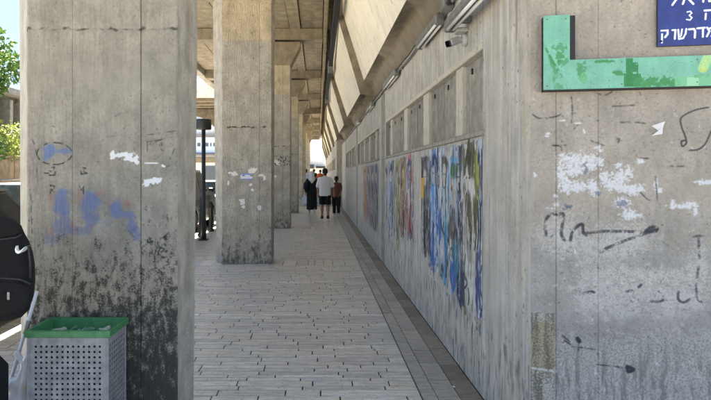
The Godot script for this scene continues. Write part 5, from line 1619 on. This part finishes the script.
# ---------- people ----------
# A figure faces local -z. pose keys: lean, stride (metres between the feet), arms [left, right] as [elbow, wrist] offsets from the shoulder
func figure(label: String, at: Vector3, turn: float, hgt: float, look: Dictionary) -> Node3D:
	var t := thing("person", label, "person", at, look.get("group", ""))
	t.rotation_degrees.y = turn
	var s := hgt / 1.75
	var bw: float = look.get("build", 1.0)
	var stride: float = look.get("stride", 0.0)
	var V := func(x: float, y: float, z: float) -> Vector3: return Vector3(x * bw, y, z) * s
	var skin := mat(look.get("skin", Color(0.66, 0.50, 0.41)), 0.55)
	var hipl: Vector3 = V.call(-0.09, 0.92, 0); var hipr: Vector3 = V.call(0.09, 0.92, 0)
	var kl: Vector3 = V.call(-0.095, 0.50, -stride * 0.32 - 0.02); var kr: Vector3 = V.call(0.095, 0.50, stride * 0.12 - 0.01)
	var al: Vector3 = V.call(-0.095, 0.085, -stride * 0.45); var ar: Vector3 = V.call(0.095, 0.085 + stride * 0.08, stride * 0.5)
	var tl: Vector3 = al + V.call(-0.015, -0.05, -0.16); var tr: Vector3 = ar + V.call(0.015, -0.05 - stride * 0.08, -0.15)
	var sl: Vector3 = V.call(-0.175, 1.385, 0); var sr: Vector3 = V.call(0.175, 1.385, 0)
	var arms: Array = look.get("arms", [[Vector3(-0.06, -0.28, 0.03), Vector3(-0.07, -0.52, -0.04)], [Vector3(0.06, -0.28, 0.03), Vector3(0.07, -0.52, -0.04)]])
	var el: Vector3 = sl + arms[0][0] * s; var wl: Vector3 = sl + arms[0][1] * s
	var er: Vector3 = sr + arms[1][0] * s; var wr: Vector3 = sr + arms[1][1] * s
	var bones := [
		[V.call(-0.06, 0.97, 0), V.call(-0.085, 1.30, 0), 0.115 * s, 0.11 * s], [V.call(0.06, 0.97, 0), V.call(0.085, 1.30, 0), 0.115 * s, 0.11 * s],
		[V.call(-0.1, 1.38, 0), V.call(0.1, 1.38, 0), 0.085 * s, 0.085 * s], [V.call(0, 1.40, 0.01), V.call(0, 1.54, 0.0), 0.06 * s, 0.052 * s],
		[hipl, kl, 0.095 * s, 0.058 * s], [kl, al, 0.056 * s, 0.038 * s], [kl + V.call(0, -0.1, 0.02), kl + V.call(0, -0.2, 0.02), 0.05 * s, 0.05 * s], [al, tl, 0.042 * s, 0.03 * s],
		[hipr, kr, 0.095 * s, 0.058 * s], [kr, ar, 0.056 * s, 0.038 * s], [kr + V.call(0, -0.1, 0.02), kr + V.call(0, -0.2, 0.02), 0.05 * s, 0.05 * s], [ar, tr, 0.042 * s, 0.03 * s],
		[sl, el, 0.058 * s, 0.044 * s], [el, wl, 0.043 * s, 0.028 * s], [sr, er, 0.058 * s, 0.044 * s], [er, wr, 0.043 * s, 0.028 * s]]
	var st := st_new(false)
	blend_mesh(st, bones, 0.018, 0.035)
	# head with brow, nose, chin, ears
	var hc: Vector3 = V.call(0, 1.63, -0.01)
	var H := func(x: float, y: float, z: float) -> Vector3: return hc + Vector3(x, y, z) * s
	blend_mesh(st, [[H.call(0, 0.03, 0.025), H.call(0, 0.02, -0.02), 0.092 * s, 0.086 * s], [H.call(0, -0.05, -0.03), H.call(0, -0.08, -0.055), 0.062 * s, 0.04 * s], [H.call(0, 0.0, -0.1), H.call(0, -0.03, -0.118), 0.012 * s, 0.017 * s],
		[H.call(-0.09, 0.0, 0.0), H.call(-0.092, -0.03, 0.0), 0.018 * s, 0.014 * s], [H.call(0.09, 0.0, 0.0), H.call(0.092, -0.03, 0.0), 0.018 * s, 0.014 * s], [H.call(0, -0.06, 0.01), H.call(0, -0.15, 0.02), 0.055 * s, 0.053 * s], [H.call(-0.03, -0.06, -0.096), H.call(0.03, -0.06, -0.096), 0.008 * s, 0.008 * s]], 0.010, 0.02)
	# hands: palm and five fingers
	for sd in [0, 1]:
		var wv: Vector3 = [wl, wr][sd]; var ev: Vector3 = [el, er][sd]
		var dn := (wv - ev).normalized()
		var ac := Vector3(0, 0, -1) if absf(dn.z) < 0.8 else Vector3(0, 1, 0)
		ac = (ac - dn * ac.dot(dn)).normalized()
		var curl := Vector3([1.0, -1.0][sd], 0, 0)
		var hb := [[wv, wv + dn * 0.075 * s, 0.03 * s, 0.034 * s]]
		for k in 4:
			var base := wv + dn * 0.08 * s + ac * (0.03 - 0.02 * k) * s
			var ln: float = [0.07, 0.08, 0.075, 0.058][k] * s
			var m := base + dn * ln * 0.55 + curl * 0.012 * s
			hb.append([base, m, 0.0095 * s, 0.009 * s]); hb.append([m, m + dn * ln * 0.4 + curl * 0.025 * s, 0.009 * s, 0.0075 * s])
		var th := wv + dn * 0.03 * s + ac * 0.025 * s
		hb.append([th, th + (dn * 0.6 + ac * 0.7 + curl * 0.3) * 0.05 * s, 0.013 * s, 0.011 * s])
		hb.append([th + (dn * 0.6 + ac * 0.7 + curl * 0.3) * 0.05 * s, th + (dn * 1.1 + ac * 0.8 + curl * 0.5) * 0.065 * s, 0.011 * s, 0.009 * s])
		blend_mesh(st, hb, 0.007 * s, 0.008)
	st.index(); st.generate_normals()
	part(t, "body", st.commit(), skin)
	# hair or head covering
	var hm := mat(look.get("hair", Color(0.09, 0.075, 0.065)), 0.7)
	if look.get("scarf", false):
		part(t, "headscarf", blend([[H.call(0, 0.035, 0.03), H.call(0, 0.02, -0.01), 0.108 * s, 0.1 * s], [H.call(0, -0.05, 0.03), H.call(0, -0.2, 0.05), 0.1 * s, 0.135 * s], [H.call(-0.09, -0.22, 0.02), H.call(0.09, -0.22, 0.02), 0.085 * s, 0.085 * s], [H.call(0, -0.26, 0.08), H.call(0, -0.34, 0.09), 0.1 * s, 0.07 * s]], 0.014, 0.05, [[H.call(0, 0, -0.075), Vector3(0, 0, -1)]]), mat(Color(0.86, 0.86, 0.86), 0.8))
	else:
		part(t, "hair", blend([[H.call(0, 0.045, 0.035), H.call(0, 0.045, -0.015), 0.098 * s, 0.092 * s], [H.call(0, -0.02, 0.05), H.call(0, -0.06, 0.05), 0.078 * s, 0.06 * s]], 0.011, 0.02, [[H.call(0, 0.0, -0.07), Vector3(0, -0.75, -0.66).normalized()]]), hm)
	# clothes follow the same skeleton, a little fuller
	var top := mat(look.get("top", Color(0.85, 0.86, 0.88)), 0.9)
	top.rim_enabled = true; top.rim = 0.2
	var slv: float = look.get("sleeve", 0.75)  # share of the upper arm; above 1 runs down the forearm
	var tb := [[V.call(-0.065, 0.76, 0.0), V.call(-0.09, 1.30, 0.0), 0.128 * s, 0.125 * s], [V.call(0.065, 0.76, 0.0), V.call(0.09, 1.30, 0.0), 0.128 * s, 0.125 * s], [V.call(0, 0.76, 0.0), V.call(0, 1.30, 0.01), 0.13 * s, 0.13 * s], [V.call(-0.11, 1.365, 0), V.call(0.11, 1.365, 0), 0.098 * s, 0.098 * s], [V.call(0, 1.40, 0.01), V.call(0, 1.455, 0.01), 0.085 * s, 0.07 * s]]
	for sd in [0, 1]:
		var a: Vector3 = [sl, sr][sd]; var e: Vector3 = [el, er][sd]; var w: Vector3 = [wl, wr][sd]
		tb.append([a, a.lerp(e, minf(slv, 1.0)), 0.07 * s, 0.072 * s])
		if slv > 1.0: tb.append([e, e.lerp(w, slv - 1.0), 0.066 * s, 0.05 * s])
	if look.get("dress", false):
		tb[0] = [V.call(-0.05, 0.16, stride * 0.1), V.call(-0.08, 1.30, 0.0), 0.175 * s, 0.125 * s]
		tb[1] = [V.call(0.05, 0.16, -stride * 0.1), V.call(0.08, 1.30, 0.0), 0.175 * s, 0.125 * s]
		part(t, "dress", blend(tb, 0.018, 0.03, [[V.call(0, 0.13, 0), Vector3(0, -1, 0)]]), top)
	else:
		part(t, "shirt", blend(tb, 0.016, 0.045, [[V.call(0, look.get("hem", 0.84), 0), Vector3(0, -1, 0)]]), top)
		var lg := mat(look.get("legs", Color(0.06, 0.06, 0.065)), 0.9)
		var cover: float = look.get("leg_cover", 1.0)  # 1 knee-length; 2 to the ankle
		var lb := [[V.call(-0.055, 0.95, 0), V.call(0.055, 0.95, 0), 0.132 * s, 0.132 * s], [hipl, hipl.lerp(kl, minf(cover, 1.0)), 0.122 * s, 0.105 * s], [hipr, hipr.lerp(kr, minf(cover, 1.0)), 0.122 * s, 0.105 * s]]
		var cuts := [[V.call(0, float(look.get("hem", 0.84)) + 0.03, 0), Vector3(0, 1, 0)]]
		if cover > 1.0:
			lb.append([kl, kl.lerp(al, cover - 1.0), 0.083 * s, 0.072 * s]); lb.append([kr, kr.lerp(ar, cover - 1.0), 0.083 * s, 0.072 * s])
		else: cuts.append([V.call(0, 0.50, 0), Vector3(0, -1, 0)])
		part(t, "shorts" if cover <= 1.0 else "trousers", blend(lb, 0.016, 0.03, cuts), lg)
	var sh := mat(look.get("shoes", Color(0.12, 0.12, 0.12)), 0.6)
	for p in [[al, tl], [ar, tr]]:
		part(t, "shoe", blend([[p[0] + Vector3(0, -0.035 * s, 0.02 * s), p[1] + Vector3(0, 0.005 * s, 0), 0.05 * s, 0.04 * s], [p[0] + Vector3(0, -0.035 * s, 0.03 * s), p[0] + Vector3(0, 0.0, 0.01 * s), 0.046 * s, 0.046 * s]], 0.012, 0.02, [[Vector3(0, minf(0.002, 0.002), 0), Vector3(0, -1, 0)]]), sh)
	return t

func hand_bag(called: String, label: String, at: Vector3, r: Vector3, m: Material) -> void:
	var b := thing(called, label, "bag", at)
	var rg := RandomNumberGenerator.new(); rg.seed = 77 + taken.get(called, 0)
	var bones := []
	for k in 9:
		var a := Vector3(rg.randf_range(-1, 1) * r.x, rg.randf_range(0.05, 0.8) * r.y, rg.randf_range(-1, 1) * r.z) * 0.55
		bones.append([a, a + Vector3(0, r.y * 0.3, 0), r.x * 0.55, r.x * 0.5])
	bones.append([Vector3(0, r.y * 0.7, 0), Vector3(0, r.y * 1.25, 0), r.x * 0.5, 0.014])
	bones.append([Vector3(0, r.y * 1.25, 0), Vector3(0, r.y * 1.5, 0), 0.013, 0.016])
	part(b, "bag_body", blend(bones, 0.014, 0.02), m)

func make_people() -> void:
	var film := mat(Color(0.82, 0.87, 0.92), 0.4)
	# man in a white T-shirt, arms loose
	figure("person in a white T-shirt and black knee length shorts walking away", Vector3(P(325, 175, 19.1).x, 0.002, -19.1), 0, 1.76, {"build": 1.06, "stride": 0.22, "sleeve": 0.85, "top": Color(0.90, 0.91, 0.93), "legs": Color(0.05, 0.05, 0.055), "hair": Color(0.14, 0.125, 0.115), "skin": Color(0.62, 0.47, 0.39), "hem": 0.80,
		"arms": [[Vector3(-0.07, -0.28, 0.02), Vector3(-0.06, -0.52, -0.06)], [Vector3(0.09, -0.27, 0.03), Vector3(0.13, -0.50, -0.02)]]})
	# woman in black with a white headscarf
	var wx := P(311.8, 175, 22.4).x
	figure("person in a long black dress and white headscarf walking away with bags", Vector3(wx, 0.002, -22.4), 3, 1.68, {"build": 1.05, "stride": 0.25, "sleeve": 1.85, "dress": true, "scarf": true, "top": Color(0.06, 0.06, 0.065), "shoes": Color(0.8, 0.8, 0.8), "skin": Color(0.65, 0.49, 0.40)})
	hand_bag("white_carrier_bag", "white carrier bag with a blue print held by the person in the black dress", Vector3(wx - 0.30, 0.36, -22.42), Vector3(0.14, 0.32, 0.1), film)
	hand_bag("small_carrier_bag", "small pale blue carrier bag held beside the black dress", Vector3(wx + 0.28, 0.38, -22.42), Vector3(0.09, 0.25, 0.08), mat(Color(0.70, 0.80, 0.88), 0.4))
	var pk := thing("dark_shoulder_bag", "dark shoulder bag worn at the side of the person with the headscarf", "bag", Vector3(wx - 0.22, 0.95, -22.25))
	part(pk, "bag_body", blend([[Vector3(0, 0.05, 0), Vector3(0, 0.25, 0), 0.09, 0.08], [Vector3(-0.04, 0.05, 0.03), Vector3(-0.04, 0.24, 0.03), 0.08, 0.07]], 0.014, 0.03), mat(Color(0.08, 0.085, 0.1), 0.7))
	# youngster in a brown top
	figure("young person in a rust brown top and dark trousers beside the wall", Vector3(P(336.3, 175, 21.0).x, 0.002, -21.0), 0, 1.48, {"build": 0.98, "stride": 0.2, "sleeve": 0.6, "top": Color(0.42, 0.28, 0.20), "legs": Color(0.07, 0.07, 0.085), "leg_cover": 1.95, "shoes": Color(0.75, 0.75, 0.76), "skin": Color(0.50, 0.36, 0.28),
		"arms": [[Vector3(-0.06, -0.27, 0.03), Vector3(-0.05, -0.48, -0.06)], [Vector3(0.05, -0.25, 0.06), Vector3(-0.03, -0.45, 0.1)]]})
	# far walkers on the raised part
	figure("far off person in a pale blue shirt beyond the headscarf wearer", Vector3(P(306.2, 175, 38.0).x, 0.302, -38.0), 0, 1.62, {"sleeve": 0.8, "top": Color(0.66, 0.74, 0.86), "legs": Color(0.12, 0.13, 0.2), "leg_cover": 1.95, "stride": 0.25, "group": "people far along the walkway"})
	figure("far off person in a dark shirt beyond the steps", Vector3(P(314.0, 175, 40.0).x, 0.302, -40.0), 0, 1.66, {"sleeve": 0.8, "top": Color(0.12, 0.12, 0.14), "legs": Color(0.1, 0.1, 0.12), "leg_cover": 1.95, "stride": 0.2, "group": "people far along the walkway"})
	figure("far off person in an orange top beyond the steps", Vector3(P(320.3, 175, 39.0).x, 0.302, -39.0), 0, 1.60, {"sleeve": 0.8, "top": Color(0.66, 0.32, 0.16), "legs": Color(0.12, 0.12, 0.14), "leg_cover": 1.95, "stride": 0.2, "group": "people far along the walkway"})
	# wearer of the backpack, at the very edge of the view
	figure("person in black clothes standing beside the bin and wearing the backpack", Vector3(-1.80, 0.002, -2.5), 90, 1.72, {"sleeve": 1.9, "top": Color(0.07, 0.07, 0.075), "legs": Color(0.06, 0.06, 0.065), "leg_cover": 1.97, "hem": 0.86})
